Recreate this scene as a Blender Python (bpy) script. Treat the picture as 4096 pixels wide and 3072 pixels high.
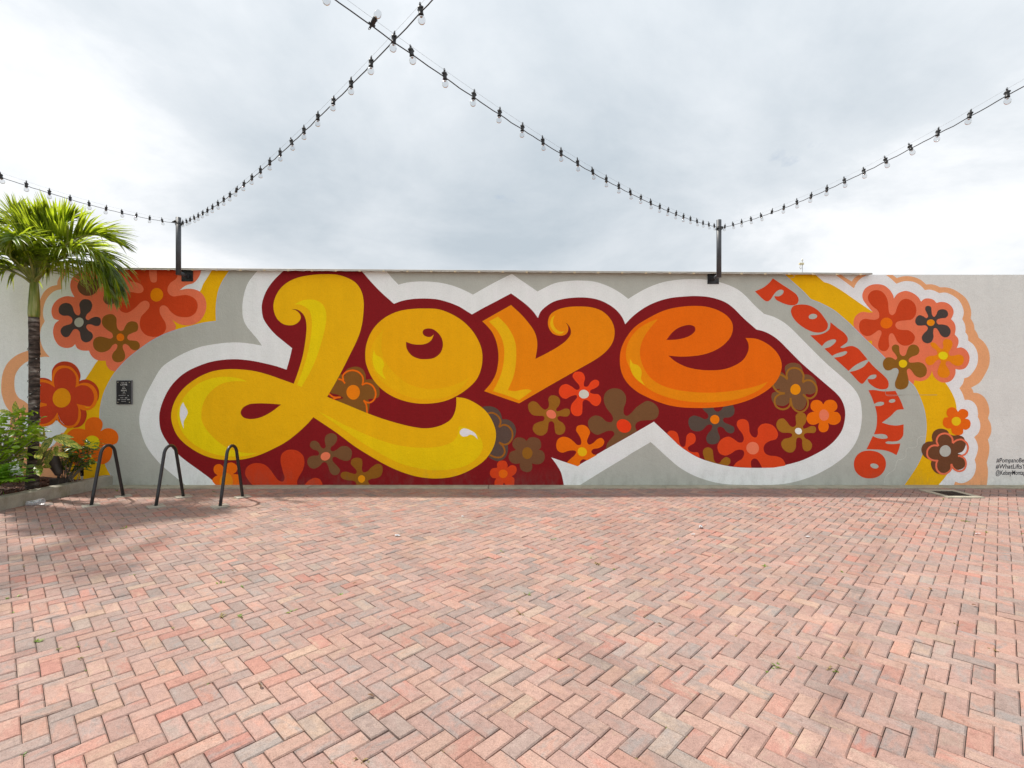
import bpy, bmesh, math, random
from mathutils import Vector, Matrix, Quaternion
R = math.radians
random.seed(7)
scene = bpy.context.scene
for o in list(bpy.data.objects):
    bpy.data.objects.remove(o, do_unlink=True)
COL = scene.collection

# ------------------------------------------------------------------ camera
cam_d = bpy.data.cameras.new("camera")
cam = bpy.data.objects.new("camera", cam_d); COL.objects.link(cam)
cam.location = (0, 0, 1.7); cam.rotation_euler = (R(90), 0, 0)
cam_d.sensor_width = 36.0; cam_d.lens = 36.0 * 2010 / 4096
cam_d.clip_start = 0.05; cam_d.clip_end = 3000
scene.camera = cam

# ------------------------------------------------------------------ sun, sky, exposure
SUN_DIR = Vector((0.55, -0.21, -1.0))          # the way the light travels
sun_d = bpy.data.lights.new("sun", 'SUN'); sun = bpy.data.objects.new("sun", sun_d); COL.objects.link(sun)
sun.rotation_euler = SUN_DIR.to_track_quat('-Z', 'Y').to_euler(); sun.location = (-6, 3, 12)
sun_d.energy = 3.8; sun_d.angle = R(1.7); sun_d.color = (1.0, 0.95, 0.87)
world = bpy.data.worlds.new("World"); scene.world = world; world.use_nodes = True
def build_sky():
    nt = world.node_tree; nt.nodes.clear(); N = nt.nodes.new; L = nt.links.new
    def math_(op, a, b=None, clamp=False):
        n = N('ShaderNodeMath'); n.operation = op; n.use_clamp = clamp
        for i, v in enumerate((a, b)):
            if v is None: continue
            if isinstance(v, (int, float)): n.inputs[i].default_value = v
            else: L(v, n.inputs[i])
        return n.outputs[0]
    tc = N('ShaderNodeTexCoord'); sep = N('ShaderNodeSeparateXYZ'); L(tc.outputs['Generated'], sep.inputs[0])
    zc = math_('ADD', math_('MAXIMUM', sep.outputs[2], 0.0), 0.30)
    comb = N('ShaderNodeCombineXYZ')
    L(math_('DIVIDE', sep.outputs[0], zc), comb.inputs[0]); L(math_('DIVIDE', sep.outputs[1], zc), comb.inputs[1])
    comb.inputs[2].default_value = SKY_SEED
    def noise(scale, detail, rough, off, dist=0.0):
        m = N('ShaderNodeMapping'); m.inputs['Location'].default_value = off; L(comb.outputs[0], m.inputs[0])
        n = N('ShaderNodeTexNoise'); n.inputs['Scale'].default_value = scale; n.inputs['Detail'].default_value = detail
        n.inputs['Roughness'].default_value = rough; n.inputs['Distortion'].default_value = dist; L(m.outputs[0], n.inputs['Vector'])
        return n.outputs['Fac']
    a = noise(0.75, 2.0, 0.45, (3.1, 1.7, 0)); b = noise(1.25, 9.0, 0.60, (0.4, 5.2, 1.5), 0.2)
    low = math_('MULTIPLY', math_('POWER', math_('SUBTRACT', 1.0, math_('MAXIMUM', sep.outputs[2], 0.0)), 5.0), 0.115)   # cloud tops show white towards the horizon
    f = math_('ADD', math_('ADD', math_('MULTIPLY', a, 0.47), math_('MULTIPLY', b, 0.53)), low)
    ramp = N('ShaderNodeValToRGB'); L(f, ramp.inputs[0]); cr = ramp.color_ramp
    cr.elements[0].position = 0.35; cr.elements[0].color = (0.46, 0.52, 0.575, 1)
    cr.elements[1].position = 0.66; cr.elements[1].color = (1.0, 1.0, 1.0, 1)
    e = cr.elements.new(0.50); e.color = (0.655, 0.695, 0.735, 1)
    e = cr.elements.new(0.565); e.color = (0.82, 0.84, 0.865, 1)
    gain = math_('MULTIPLY', math_('ADD', math_('MULTIPLY', math_('MAXIMUM', sep.outputs[2], 0.0), 0.3), 0.95), SKY_GAIN)
    mul = N('ShaderNodeVectorMath'); mul.operation = 'SCALE'; L(ramp.outputs[0], mul.inputs[0]); L(gain, mul.inputs['Scale'])
    sky = N('ShaderNodeTexSky'); sky.sky_type = 'NISHITA'; sky.sun_disc = False
    sky.sun_elevation = R(59.5); sky.sun_rotation = math.atan2(-SUN_DIR.x, -SUN_DIR.y)
    gap = noise(2.6, 6.0, 0.6, (7.7, 2.2, 4.0), 0.4)
    gr = N('ShaderNodeValToRGB'); L(gap, gr.inputs[0]); gr.color_ramp.elements[0].position = 0.66; gr.color_ramp.elements[1].position = 0.78
    gr.color_ramp.elements[1].color = (0.5, 0.5, 0.5, 1)
    mix = N('ShaderNodeMix'); mix.data_type = 'RGBA'; L(gr.outputs[0], mix.inputs['Factor']); L(mul.outputs[0], mix.inputs['A']); L(sky.outputs[0], mix.inputs['B'])
    bg = N('ShaderNodeBackground'); bg.inputs['Strength'].default_value = 0.1; L(mix.outputs['Result'], bg.inputs[0])
    out = N('ShaderNodeOutputWorld'); L(bg.outputs[0], out.inputs[0])
SKY_SEED = 45.15
SKY_GAIN = 8.5                # cloud radiance before the 0.1 background strength
build_sky()
vs = scene.view_settings
vs.view_transform = 'Standard'; vs.look = 'None'; vs.gamma = 1.0; vs.use_curve_mapping = False; vs.exposure = 0.45
scene.cycles.use_denoising = True
scene.cycles.max_bounces = 8; scene.cycles.transparent_max_bounces = 12; scene.cycles.caustics_reflective = False; scene.cycles.caustics_refractive = False

# ------------------------------------------------------------------ helpers
def lin(c):
    c = c / 255.0
    return c / 12.92 if c <= 0.04045 else ((c + 0.055) / 1.055) ** 2.4
PAINT_L = 0.64
def albedo(rgb):
    a = [lin(c) / PAINT_L for c in rgb]; k = min(1.0, 0.93 / max(a))      # keep the hue of the strongest pigments
    return tuple(x * k ** 0.85 if x < max(a) else x * k for x in a)

def tag(o, label=None, cat=None, group=None, kind=None):
    if label: o['label'] = label
    if cat: o['category'] = cat
    if group: o['group'] = group
    if kind: o['kind'] = kind
    return o
def empty(name, loc=(0, 0, 0), rz=0, parent=None):
    o = bpy.data.objects.new(name, None); COL.objects.link(o); o.location = loc; o.rotation_euler = (0, 0, rz)
    o.empty_display_size = 0.1
    if parent: o.parent = parent
    return o
def link(name, me, parent=None, loc=None):
    o = bpy.data.objects.new(name, me); COL.objects.link(o)
    if parent: o.parent = parent
    if loc is not None: o.location = loc
    return o

class MB:
    """mesh builder: every shape is added in the coordinates of the object it becomes"""
    def __init__(s): s.v = []; s.f = []; s.uv = []; s.smooth = []; s.mi = []; s.m = 0
    def face(s, idx, uv=None, sm=False):
        s.f.append(idx); s.uv.append(uv); s.smooth.append(sm); s.mi.append(s.m)
    def box(s, lo, hi, M=None):
        b = len(s.v)
        for z in (lo[2], hi[2]):
            for x, y in ((lo[0], lo[1]), (hi[0], lo[1]), (hi[0], hi[1]), (lo[0], hi[1])):
                p = Vector((x, y, z)); s.v.append(M @ p if M else p)
        for q in ((3, 2, 1, 0), (4, 5, 6, 7), (0, 1, 5, 4), (1, 2, 6, 5), (2, 3, 7, 6), (3, 0, 4, 7)):
            s.face([b + i for i in q])
        return s
    def bevbox(s, lo, hi, c, M=None):
        """box with chamfered edges"""
        bm = bmesh.new(); bmesh.ops.create_cube(bm, size=1)
        for v in bm.verts:
            v.co = Vector([lo[i] + (v.co[i] + .5) * (hi[i] - lo[i]) for i in range(3)])
        bmesh.ops.bevel(bm, geom=list(bm.edges), offset=c, segments=2, profile=0.5, affect='EDGES')
        s.add_bm(bm, M); bm.free(); return s
    def add_bm(s, bm, M=None, sm=False):
        b = len(s.v); bm.verts.ensure_lookup_table()
        for i, v in enumerate(bm.verts):
            v.index = i; s.v.append((M @ v.co) if M else v.co.copy())
        for f in bm.faces: s.face([b + v.index for v in f.verts], sm=sm)
    def tube(s, pts, r, n=8, cap=True, sm=True):
        pts = [Vector(p) for p in pts]; b = len(s.v); m = len(pts)
        rr = r if isinstance(r, (list, tuple)) else [r] * m
        t0 = (pts[1] - pts[0]).normalized()
        nrm = t0.orthogonal().normalized()
        for i, p in enumerate(pts):
            t = ((pts[min(i + 1, m - 1)] - pts[max(i - 1, 0)])).normalized()
            nrm = (nrm - t * nrm.dot(t)).normalized(); bi = t.cross(nrm)
            for k in range(n):
                a = 2 * math.pi * k / n
                s.v.append(p + (nrm * math.cos(a) + bi * math.sin(a)) * rr[i])
        for i in range(m - 1):
            for k in range(n):
                k2 = (k + 1) % n
                s.face([b + i * n + k, b + i * n + k2, b + (i + 1) * n + k2, b + (i + 1) * n + k], sm=sm)
        if cap:
            s.face([b + k for k in range(n)][::-1]); s.face([b + (m - 1) * n + k for k in range(n)])
        return s
    def lathe(s, prof, n=16, M=None, sm=True, cap=True):
        b = len(s.v); m = len(prof)
        for r, z in prof:
            for k in range(n):
                a = 2 * math.pi * k / n; p = Vector((r * math.cos(a), r * math.sin(a), z)); s.v.append(M @ p if M else p)
        for i in range(m - 1):
            for k in range(n):
                k2 = (k + 1) % n
                s.face([b + i * n + k, b + i * n + k2, b + (i + 1) * n + k2, b + (i + 1) * n + k], sm=sm)
        if cap:
            s.face([b + k for k in range(n)][::-1]); s.face([b + (m - 1) * n + k for k in range(n)])
        return s
    def leaf(s, base, d, nrm, L, W, droop=0.3, fold=0.25, nseg=5, shape='oval', curl=0.0, twist=0.0):
        """a leaf blade: base point, direction, face normal, length, width"""
        d = Vector(d).normalized(); nrm = Vector(nrm); nrm = (nrm - d * nrm.dot(d)).normalized(); side = d.cross(nrm)
        p = Vector(base); b = len(s.v); step = L / nseg; cols = []
        for i in range(nseg + 1):
            t = i / nseg
            if shape == 'oval': w = W * .5 * max(0.02, math.sin(math.pi * min(1, 0.06 + t * 0.94)) ** 0.75) * (1.1 - .25 * t)
            elif shape == 'strap': w = W * .5 * min(1, 0.35 + 3.0 * t) * max(0.03, (1 - t ** 3))
            else: w = W * .5 * max(0.03, math.sin(math.pi * min(1, .1 + .9 * t)) ** .6)
            lift = nrm * (fold * w)
            s.v += [p + side * w + lift, p.copy(), p - side * w + lift]
            dd = (d + Vector((0, 0, -1)) * droop / nseg + nrm * curl / nseg).normalized()
            side = (side - dd * side.dot(dd)).normalized()
            if twist: side = Quaternion(dd, twist / nseg) @ side
            d = dd; nrm = side.cross(d).normalized(); p = p + d * step
        for i in range(nseg):
            a = b + i * 3; t0 = i / nseg; t1 = (i + 1) / nseg
            s.face([a, a + 1, a + 4, a + 3], [(-1, t0), (0, t0), (0, t1), (-1, t1)], True)
            s.face([a + 1, a + 2, a + 5, a + 4], [(0, t0), (1, t0), (1, t1), (0, t1)], True)
        return s
    def mesh(s, name, mats):
        me = bpy.data.meshes.new(name); me.from_pydata([tuple(v) for v in s.v], [], s.f)
        if not isinstance(mats, (list, tuple)): mats = [mats]
        for m in mats: me.materials.append(m)
        me.polygons.foreach_set('use_smooth', s.smooth); me.polygons.foreach_set('material_index', s.mi)
        if any(u is not None for u in s.uv):
            lay = me.uv_layers.new(name='UVMap'); k = 0
            for f, u in zip(s.f, s.uv):
                for j in range(len(f)):
                    lay.data[k].uv = u[j] if u else (0, 0); k += 1
        me.update(); return me
    def build(s, name, mats, parent=None, loc=None): return link(name, s.mesh(name, mats), parent, loc)

# ------------------------------------------------------------------ materials
MATS = {}
def new_mat(name):
    m = bpy.data.materials.new(name); m.use_nodes = True; nt = m.node_tree
    bsdf = nt.nodes.get('Principled BSDF'); MATS[name] = m
    return m, nt, bsdf
def nnode(nt, typ, **kw):
    n = nt.nodes.new(typ)
    for k, v in kw.items():
        if k in n.inputs: n.inputs[k].default_value = v
        else: setattr(n, k, v)
    return n
def noise_on(nt, scale, detail=3.0, rough=0.5, coord='Position', stretch=None):
    g = nt.nodes.new('ShaderNodeNewGeometry') if coord == 'Position' else nt.nodes.new('ShaderNodeTexCoord')
    src = g.outputs['Position'] if coord == 'Position' else g.outputs[coord]
    if stretch:
        mp = nt.nodes.new('ShaderNodeMapping'); mp.inputs['Scale'].default_value = stretch; nt.links.new(src, mp.inputs[0]); src = mp.outputs[0]
    n = nt.nodes.new('ShaderNodeTexNoise'); n.inputs['Scale'].default_value = scale; n.inputs['Detail'].default_value = detail
    n.inputs['Roughness'].default_value = rough; nt.links.new(src, n.inputs['Vector']); return n.outputs['Fac']
def ramp_on(nt, fac, stops):
    r = nt.nodes.new('ShaderNodeValToRGB'); nt.links.new(fac, r.inputs[0]); cr = r.color_ramp
    while len(cr.elements) < len(stops): cr.elements.new(0.5)
    for e, (p, c) in zip(cr.elements, stops): e.position = p; e.color = (*c, 1) if len(c) == 3 else c
    return r.outputs[0]
def mix_rgb(nt, mode, fac, a, b):
    n = nt.nodes.new('ShaderNodeMix'); n.data_type = 'RGBA'; n.blend_type = mode
    for key, v in (('Factor', fac), ('A', a), ('B', b)):
        s = n.inputs[key] if key != 'Factor' else n.inputs['Factor']
        if key in ('A', 'B'): s = [i for i in n.inputs if i.name == key and i.type == 'RGBA'][0]
        if isinstance(v, (int, float)): s.default_value = v
        elif isinstance(v, tuple): s.default_value = (*v, 1) if len(v) == 3 else v
        else: nt.links.new(v, s)
    return [o for o in n.outputs if o.type == 'RGBA'][0]
def bump_on(nt, bsdf, heights, dist=0.002, strength=0.5):
    prev = None
    for h, s, d in heights:
        b = nt.nodes.new('ShaderNodeBump'); b.inputs['Strength'].default_value = s; b.inputs['Distance'].default_value = d
        nt.links.new(h, b.inputs['Height'])
        if prev: nt.links.new(prev, b.inputs['Normal'])
        prev = b.outputs['Normal']
    nt.links.new(prev, bsdf.inputs['Normal'])

def scaled(c, k): return tuple(min(0.95, x * k) for x in c)
def simple(name, col, rough=0.6, metal=0.0, var=0.12, scale=14, bump=0.0, bscale=60, spec=0.5, coord='Position'):
    if name in MATS: return MATS[name]
    m, nt, b = new_mat(name)
    f = noise_on(nt, scale, 4, .55, coord)
    c = ramp_on(nt, f, [(0.3, scaled(col, 1 - var)), (0.7, scaled(col, 1 + var))])
    nt.links.new(c, b.inputs['Base Color']); b.inputs['Roughness'].default_value = rough; b.inputs['Metallic'].default_value = metal
    b.inputs['Specular IOR Level'].default_value = spec
    if bump: bump_on(nt, b, [(noise_on(nt, bscale, 3, .6, coord), 0.6, bump)])
    return m
def stucco_bump(nt, b):
    wave = nt.nodes.new('ShaderNodeNewGeometry')
    # faint horizontal block courses behind the render coat
    sep = nt.nodes.new('ShaderNodeSeparateXYZ'); nt.links.new(wave.outputs['Position'], sep.inputs[0])
    add = nt.nodes.new('ShaderNodeMath'); add.operation = 'MULTIPLY_ADD'; nt.links.new(noise_on(nt, 2.2, 4, .6), add.inputs[0]); add.inputs[1].default_value = 0.05
    nt.links.new(sep.outputs[2], add.inputs[2])
    pp = nt.nodes.new('ShaderNodeMath'); pp.operation = 'PINGPONG'; nt.links.new(add.outputs[0], pp.inputs[0]); pp.inputs[1].default_value = 0.60
    mr = nt.nodes.new('ShaderNodeMapRange'); mr.inputs['From Min'].default_value = 0.0; mr.inputs['From Max'].default_value = 0.012; nt.links.new(pp.outputs[0], mr.inputs[0])
    bump_on(nt, b, [(noise_on(nt, 1.7, 3, .5), 0.5, 0.02), (mr.outputs[0], 0.22, 0.004), (noise_on(nt, 14, 4, .6), 0.7, 0.009), (noise_on(nt, 42, 3, .6), 0.7, 0.005), (noise_on(nt, 120, 2, .6), 0.6, 0.0022)])
def paint(rgb, rough=0.62):
    key = 'paint_%d_%d_%d' % rgb
    if key in MATS: return MATS[key]
    m, nt, b = new_mat(key); col = albedo(rgb)
    f = noise_on(nt, 3.2, 5, .62)
    c = ramp_on(nt, f, [(0.28, scaled(col, .965)), (0.5, col), (0.74, scaled(col, 1.03))])
    gr = ramp_on(nt, noise_on(nt, 48, 3, .65), [(0.3, (.93, .93, .93)), (0.5, (1, 1, 1)), (0.7, (1.04, 1.04, 1.04))]); c = mix_rgb(nt, 'MULTIPLY', 1.0, c, gr)
    rl = ramp_on(nt, noise_on(nt, 2.4, 4, .6, stretch=(2.2, 1, .35)), [(0.3, (.965, .965, .965)), (0.7, (1.025, 1.025, 1.025))]); c = mix_rgb(nt, 'MULTIPLY', 1.0, c, rl)
    # scuffs and splash dirt along the foot of the wall
    g = nt.nodes.new('ShaderNodeNewGeometry'); sep = nt.nodes.new('ShaderNodeSeparateXYZ'); nt.links.new(g.outputs['Position'], sep.inputs[0])
    mr = nt.nodes.new('ShaderNodeMapRange'); mr.inputs['From Min'].default_value = 0.02; mr.inputs['From Max'].default_value = 0.34; mr.inputs['To Min'].default_value = 1.0; mr.inputs['To Max'].default_value = 0.0
    nt.links.new(sep.outputs[2], mr.inputs[0])
    st = ramp_on(nt, noise_on(nt, 7, 6, .7, stretch=(1, 1, .45)), [(0.45, (0, 0, 0)), (0.75, (1, 1, 1))])
    mm = nt.nodes.new('ShaderNodeMath'); mm.operation = 'MULTIPLY'; nt.links.new(mr.outputs[0], mm.inputs[0]); nt.links.new(st, mm.inputs[1])
    m2 = nt.nodes.new('ShaderNodeMath'); m2.operation = 'MULTIPLY'; nt.links.new(mm.outputs[0], m2.inputs[0]); m2.inputs[1].default_value = 0.38
    c = mix_rgb(nt, 'MIX', m2.outputs[0], c, (0.16, 0.14, 0.11))
    nt.links.new(c, b.inputs['Base Color']); b.inputs['Roughness'].default_value = rough; b.inputs['Specular IOR Level'].default_value = 0.12
    stucco_bump(nt, b); return m

def leaf_mat(name, col, trans, rough=0.35, var=0.35, scale=9, stripes=None, spots=None, tw=0.45):
    """leaf: diffuse + translucent light through the blade + a waxy sheen"""
    m, nt, b = new_mat(name); nt.nodes.remove(b); out = [n for n in nt.nodes if n.type == 'OUTPUT_MATERIAL'][0]
    f = noise_on(nt, scale, 3, .5)
    c = ramp_on(nt, f, [(0.3, scaled(col, 1 - var)), (0.7, scaled(col, 1 + var))]); t = ramp_on(nt, f, [(0.3, scaled(trans, 1 - var)), (0.7, scaled(trans, 1 + var))])
    uvn = nt.nodes.new('ShaderNodeUVMap'); uvn.uv_map = 'UVMap'
    sp = nt.nodes.new('ShaderNodeSeparateXYZ'); nt.links.new(uvn.outputs[0], sp.inputs[0])
    if stripes:
        ab = nt.nodes.new('ShaderNodeMath'); ab.operation = 'ABSOLUTE'; nt.links.new(sp.outputs[0], ab.inputs[0])
        ma = nt.nodes.new('ShaderNodeMath'); ma.operation = 'MULTIPLY_ADD'; nt.links.new(ab.outputs[0], ma.inputs[0]); ma.inputs[1].default_value = -0.28; nt.links.new(sp.outputs[1], ma.inputs[2])
        nz = nt.nodes.new('ShaderNodeTexNoise'); nz.noise_dimensions = '2D'; nz.inputs['Scale'].default_value = 1.0; nz.inputs['Detail'].default_value = 2
        cx = nt.nodes.new('ShaderNodeCombineXYZ')
        m1 = nt.nodes.new('ShaderNodeMath'); m1.operation = 'MULTIPLY'; nt.links.new(ma.outputs[0], m1.inputs[0]); m1.inputs[1].default_value = 17.0
        m2 = nt.nodes.new('ShaderNodeMath'); m2.operation = 'MULTIPLY'; nt.links.new(sp.outputs[0], m2.inputs[0]); m2.inputs[1].default_value = 1.6
        nt.links.new(m1.outputs[0], cx.inputs[0]); nt.links.new(m2.outputs[0], cx.inputs[1])
        oi = nt.nodes.new('ShaderNodeObjectInfo'); nt.links.new(oi.outputs['Random'], cx.inputs[2])
        va = nt.nodes.new('ShaderNodeVectorMath'); va.operation = 'ADD'; nt.links.new(cx.outputs[0], va.inputs[0])
        cr2 = nt.nodes.new('ShaderNodeCombineXYZ'); mm = nt.nodes.new('ShaderNodeMath'); mm.operation = 'MULTIPLY'; nt.links.new(oi.outputs['Random'], mm.inputs[0]); mm.inputs[1].default_value = 60
        nt.links.new(mm.outputs[0], cr2.inputs[0]); nt.links.new(cr2.outputs[0], va.inputs[1]); nt.links.new(va.outputs[0], nz.inputs['Vector'])
        k = ramp_on(nt, nz.outputs['Fac'], [(0.46, (0, 0, 0)), (0.53, (1, 1, 1))])
        c = mix_rgb(nt, 'MIX', k, c, stripes); t = mix_rgb(nt, 'MIX', k, t, scaled(stripes, .8))
    if spots:
        vo = nt.nodes.new('ShaderNodeTexNoise'); vo.inputs['Scale'].default_value = 75; vo.inputs['Detail'].default_value = 1
        g = nt.nodes.new('ShaderNodeNewGeometry'); nt.links.new(g.outputs['Position'], vo.inputs['Vector'])
        k = ramp_on(nt, vo.outputs['Fac'], [(0.60, (0, 0, 0)), (0.65, (1, 1, 1))])
        c = mix_rgb(nt, 'MIX', k, c, spots); t = mix_rgb(nt, 'MIX', k, t, spots)
    d = nt.nodes.new('ShaderNodeBsdfDiffuse'); nt.links.new(c, d.inputs[0])
    tr = nt.nodes.new('ShaderNodeBsdfTranslucent'); nt.links.new(t, tr.inputs[0])
    mx = nt.nodes.new('ShaderNodeMixShader'); mx.inputs[0].default_value = tw; nt.links.new(d.outputs[0], mx.inputs[1]); nt.links.new(tr.outputs[0], mx.inputs[2])
    gl = nt.nodes.new('ShaderNodeBsdfGlossy'); gl.inputs['Roughness'].default_value = rough; gl.inputs[0].default_value = (1, 1, 1, 1)
    lw = nt.nodes.new('ShaderNodeLayerWeight'); lw.inputs[0].default_value = 0.3
    pw = nt.nodes.new('ShaderNodeMath'); pw.operation = 'POWER'; nt.links.new(lw.outputs['Facing'], pw.inputs[0]); pw.inputs[1].default_value = 2.5
    mr = nt.nodes.new('ShaderNodeMapRange'); nt.links.new(pw.outputs[0], mr.inputs[0]); mr.inputs['To Min'].default_value = 0.035; mr.inputs['To Max'].default_value = 0.14
    m3 = nt.nodes.new('ShaderNodeMixShader'); nt.links.new(mr.outputs[0], m3.inputs[0]); nt.links.new(mx.outputs[0], m3.inputs[1]); nt.links.new(gl.outputs[0], m3.inputs[2])
    nt.links.new(m3.outputs[0], out.inputs[0]); return m
def clear_mat(name, tint=(0.97, 0.97, 0.97), rough=0.03):
    m, nt, b = new_mat(name); nt.nodes.remove(b); out = [n for n in nt.nodes if n.type == 'OUTPUT_MATERIAL'][0]
    t = nt.nodes.new('ShaderNodeBsdfTransparent'); t.inputs[0].default_value = (*tint, 1)
    g = nt.nodes.new('ShaderNodeBsdfGlossy'); g.inputs['Roughness'].default_value = rough
    lw = nt.nodes.new('ShaderNodeLayerWeight'); lw.inputs[0].default_value = 0.18
    mx = nt.nodes.new('ShaderNodeMixShader'); nt.links.new(lw.outputs['Fresnel'], mx.inputs[0]); nt.links.new(t.outputs[0], mx.inputs[1]); nt.links.new(g.outputs[0], mx.inputs[2])
    nt.links.new(mx.outputs[0], out.inputs[0]); return m

def milky_mat(name):
    m, nt, b = new_mat(name); nt.nodes.remove(b); out = [n for n in nt.nodes if n.type == 'OUTPUT_MATERIAL'][0]
    t = nt.nodes.new('ShaderNodeBsdfTransparent'); t.inputs[0].default_value = (.95, .95, .96, 1); d = nt.nodes.new('ShaderNodeBsdfDiffuse'); d.inputs[0].default_value = (.75, .77, .80, 1)
    g = nt.nodes.new('ShaderNodeBsdfGlossy'); g.inputs['Roughness'].default_value = .15
    mx = nt.nodes.new('ShaderNodeMixShader'); mx.inputs[0].default_value = .30; nt.links.new(t.outputs[0], mx.inputs[1]); nt.links.new(d.outputs[0], mx.inputs[2])
    m2 = nt.nodes.new('ShaderNodeMixShader'); m2.inputs[0].default_value = .10; nt.links.new(mx.outputs[0], m2.inputs[1]); nt.links.new(g.outputs[0], m2.inputs[2])
    nt.links.new(m2.outputs[0], out.inputs[0]); return m

def concrete(name, col, moss=False):
    m, nt, b = new_mat(name)
    c = ramp_on(nt, noise_on(nt, 5, 6, .65), [(0.3, scaled(col, .72)), (0.55, col), (0.75, scaled(col, 1.15))])
    fine = ramp_on(nt, noise_on(nt, 140, 2, .5), [(0.35, (0.8, 0.8, 0.8)), (0.65, (1.1, 1.1, 1.1))])
    c = mix_rgb(nt, 'MULTIPLY', 0.8, c, fine)
    if moss:
        st = ramp_on(nt, noise_on(nt, 6, 5, .65, stretch=(1, 1, .25)), [(0.54, (0, 0, 0)), (0.74, (.6, .6, .6))])
        c = mix_rgb(nt, 'MIX', st, c, (0.15, 0.14, 0.06))
        dk = ramp_on(nt, noise_on(nt, 9, 6, .7, stretch=(1, 1, .3)), [(0.60, (0, 0, 0)), (0.78, (.55, .55, .55))])
        c = mix_rgb(nt, 'MIX', dk, c, (0.09, 0.085, 0.075))
    nt.links.new(c, b.inputs['Base Color']); b.inputs['Roughness'].default_value = 0.85; b.inputs['Specular IOR Level'].default_value = 0.25
    bump_on(nt, b, [(noise_on(nt, 12, 4, .6), .5, .006), (noise_on(nt, 160, 2, .5), .5, .0015)]); return m

BLACK = simple('black_coated_steel', (0.018, 0.018, 0.02), 0.38, 0.0, .25, 20, .0008, 90)
BLACKPL = simple('black_plastic', (0.012, 0.012, 0.013), 0.45, 0, .2, 20)
GUN = simple('dark_grey_paint', (0.052, 0.057, 0.065), 0.45, 0.0, .2, 12, .001, 60)
BRONZE = simple('bronze_powder_coat', (0.060, 0.050, 0.044), 0.5, 0, .2, 25, .0008, 200)
METAL = simple('painted_flashing', (0.42, 0.40, 0.36), 0.45, .2, .15, 6)
STEEL = simple('steel_screw', (0.5, 0.47, 0.36), 0.35, .8, .1, 40)
GLASS = clear_mat('bulb_glass', (0.88, 0.885, 0.89))
PLASTIC = milky_mat('clear_plastic')

# ================================================================== setting: ground and paving
WALL_Y = 8.38; PXM = 2010 / WALL_Y           # photo pixels per metre on the wall plane
def on_wall(x, y): return ((x - 2048) / PXM, 1.7 - (y - 1536) / PXM)
def at(x, y, Y): return Vector(((x - 2048) / 2010 * Y, Y, 1.7 - (y - 1536) / 2010 * Y))
def wall_top(X): return 3.597 - 0.00716 * (X + 4.8) if X < 5.96 else 3.523

SAND = simple('joint_sand', (0.050, 0.038, 0.030), 0.95, 0, .45, 9, .003, 120)
EARTH = simple('bare_ground', (0.20, 0.18, 0.15), 0.95, 0, .25, 1.2)
g = MB(); g.face([0, 1, 2, 3]); g.v = [Vector(p) for p in ((-400, -400, -.06), (400, -400, -.06), (400, 600, -.06), (-400, 600, -.06))]
tag(g.build('ground', EARTH), kind='structure')

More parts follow.
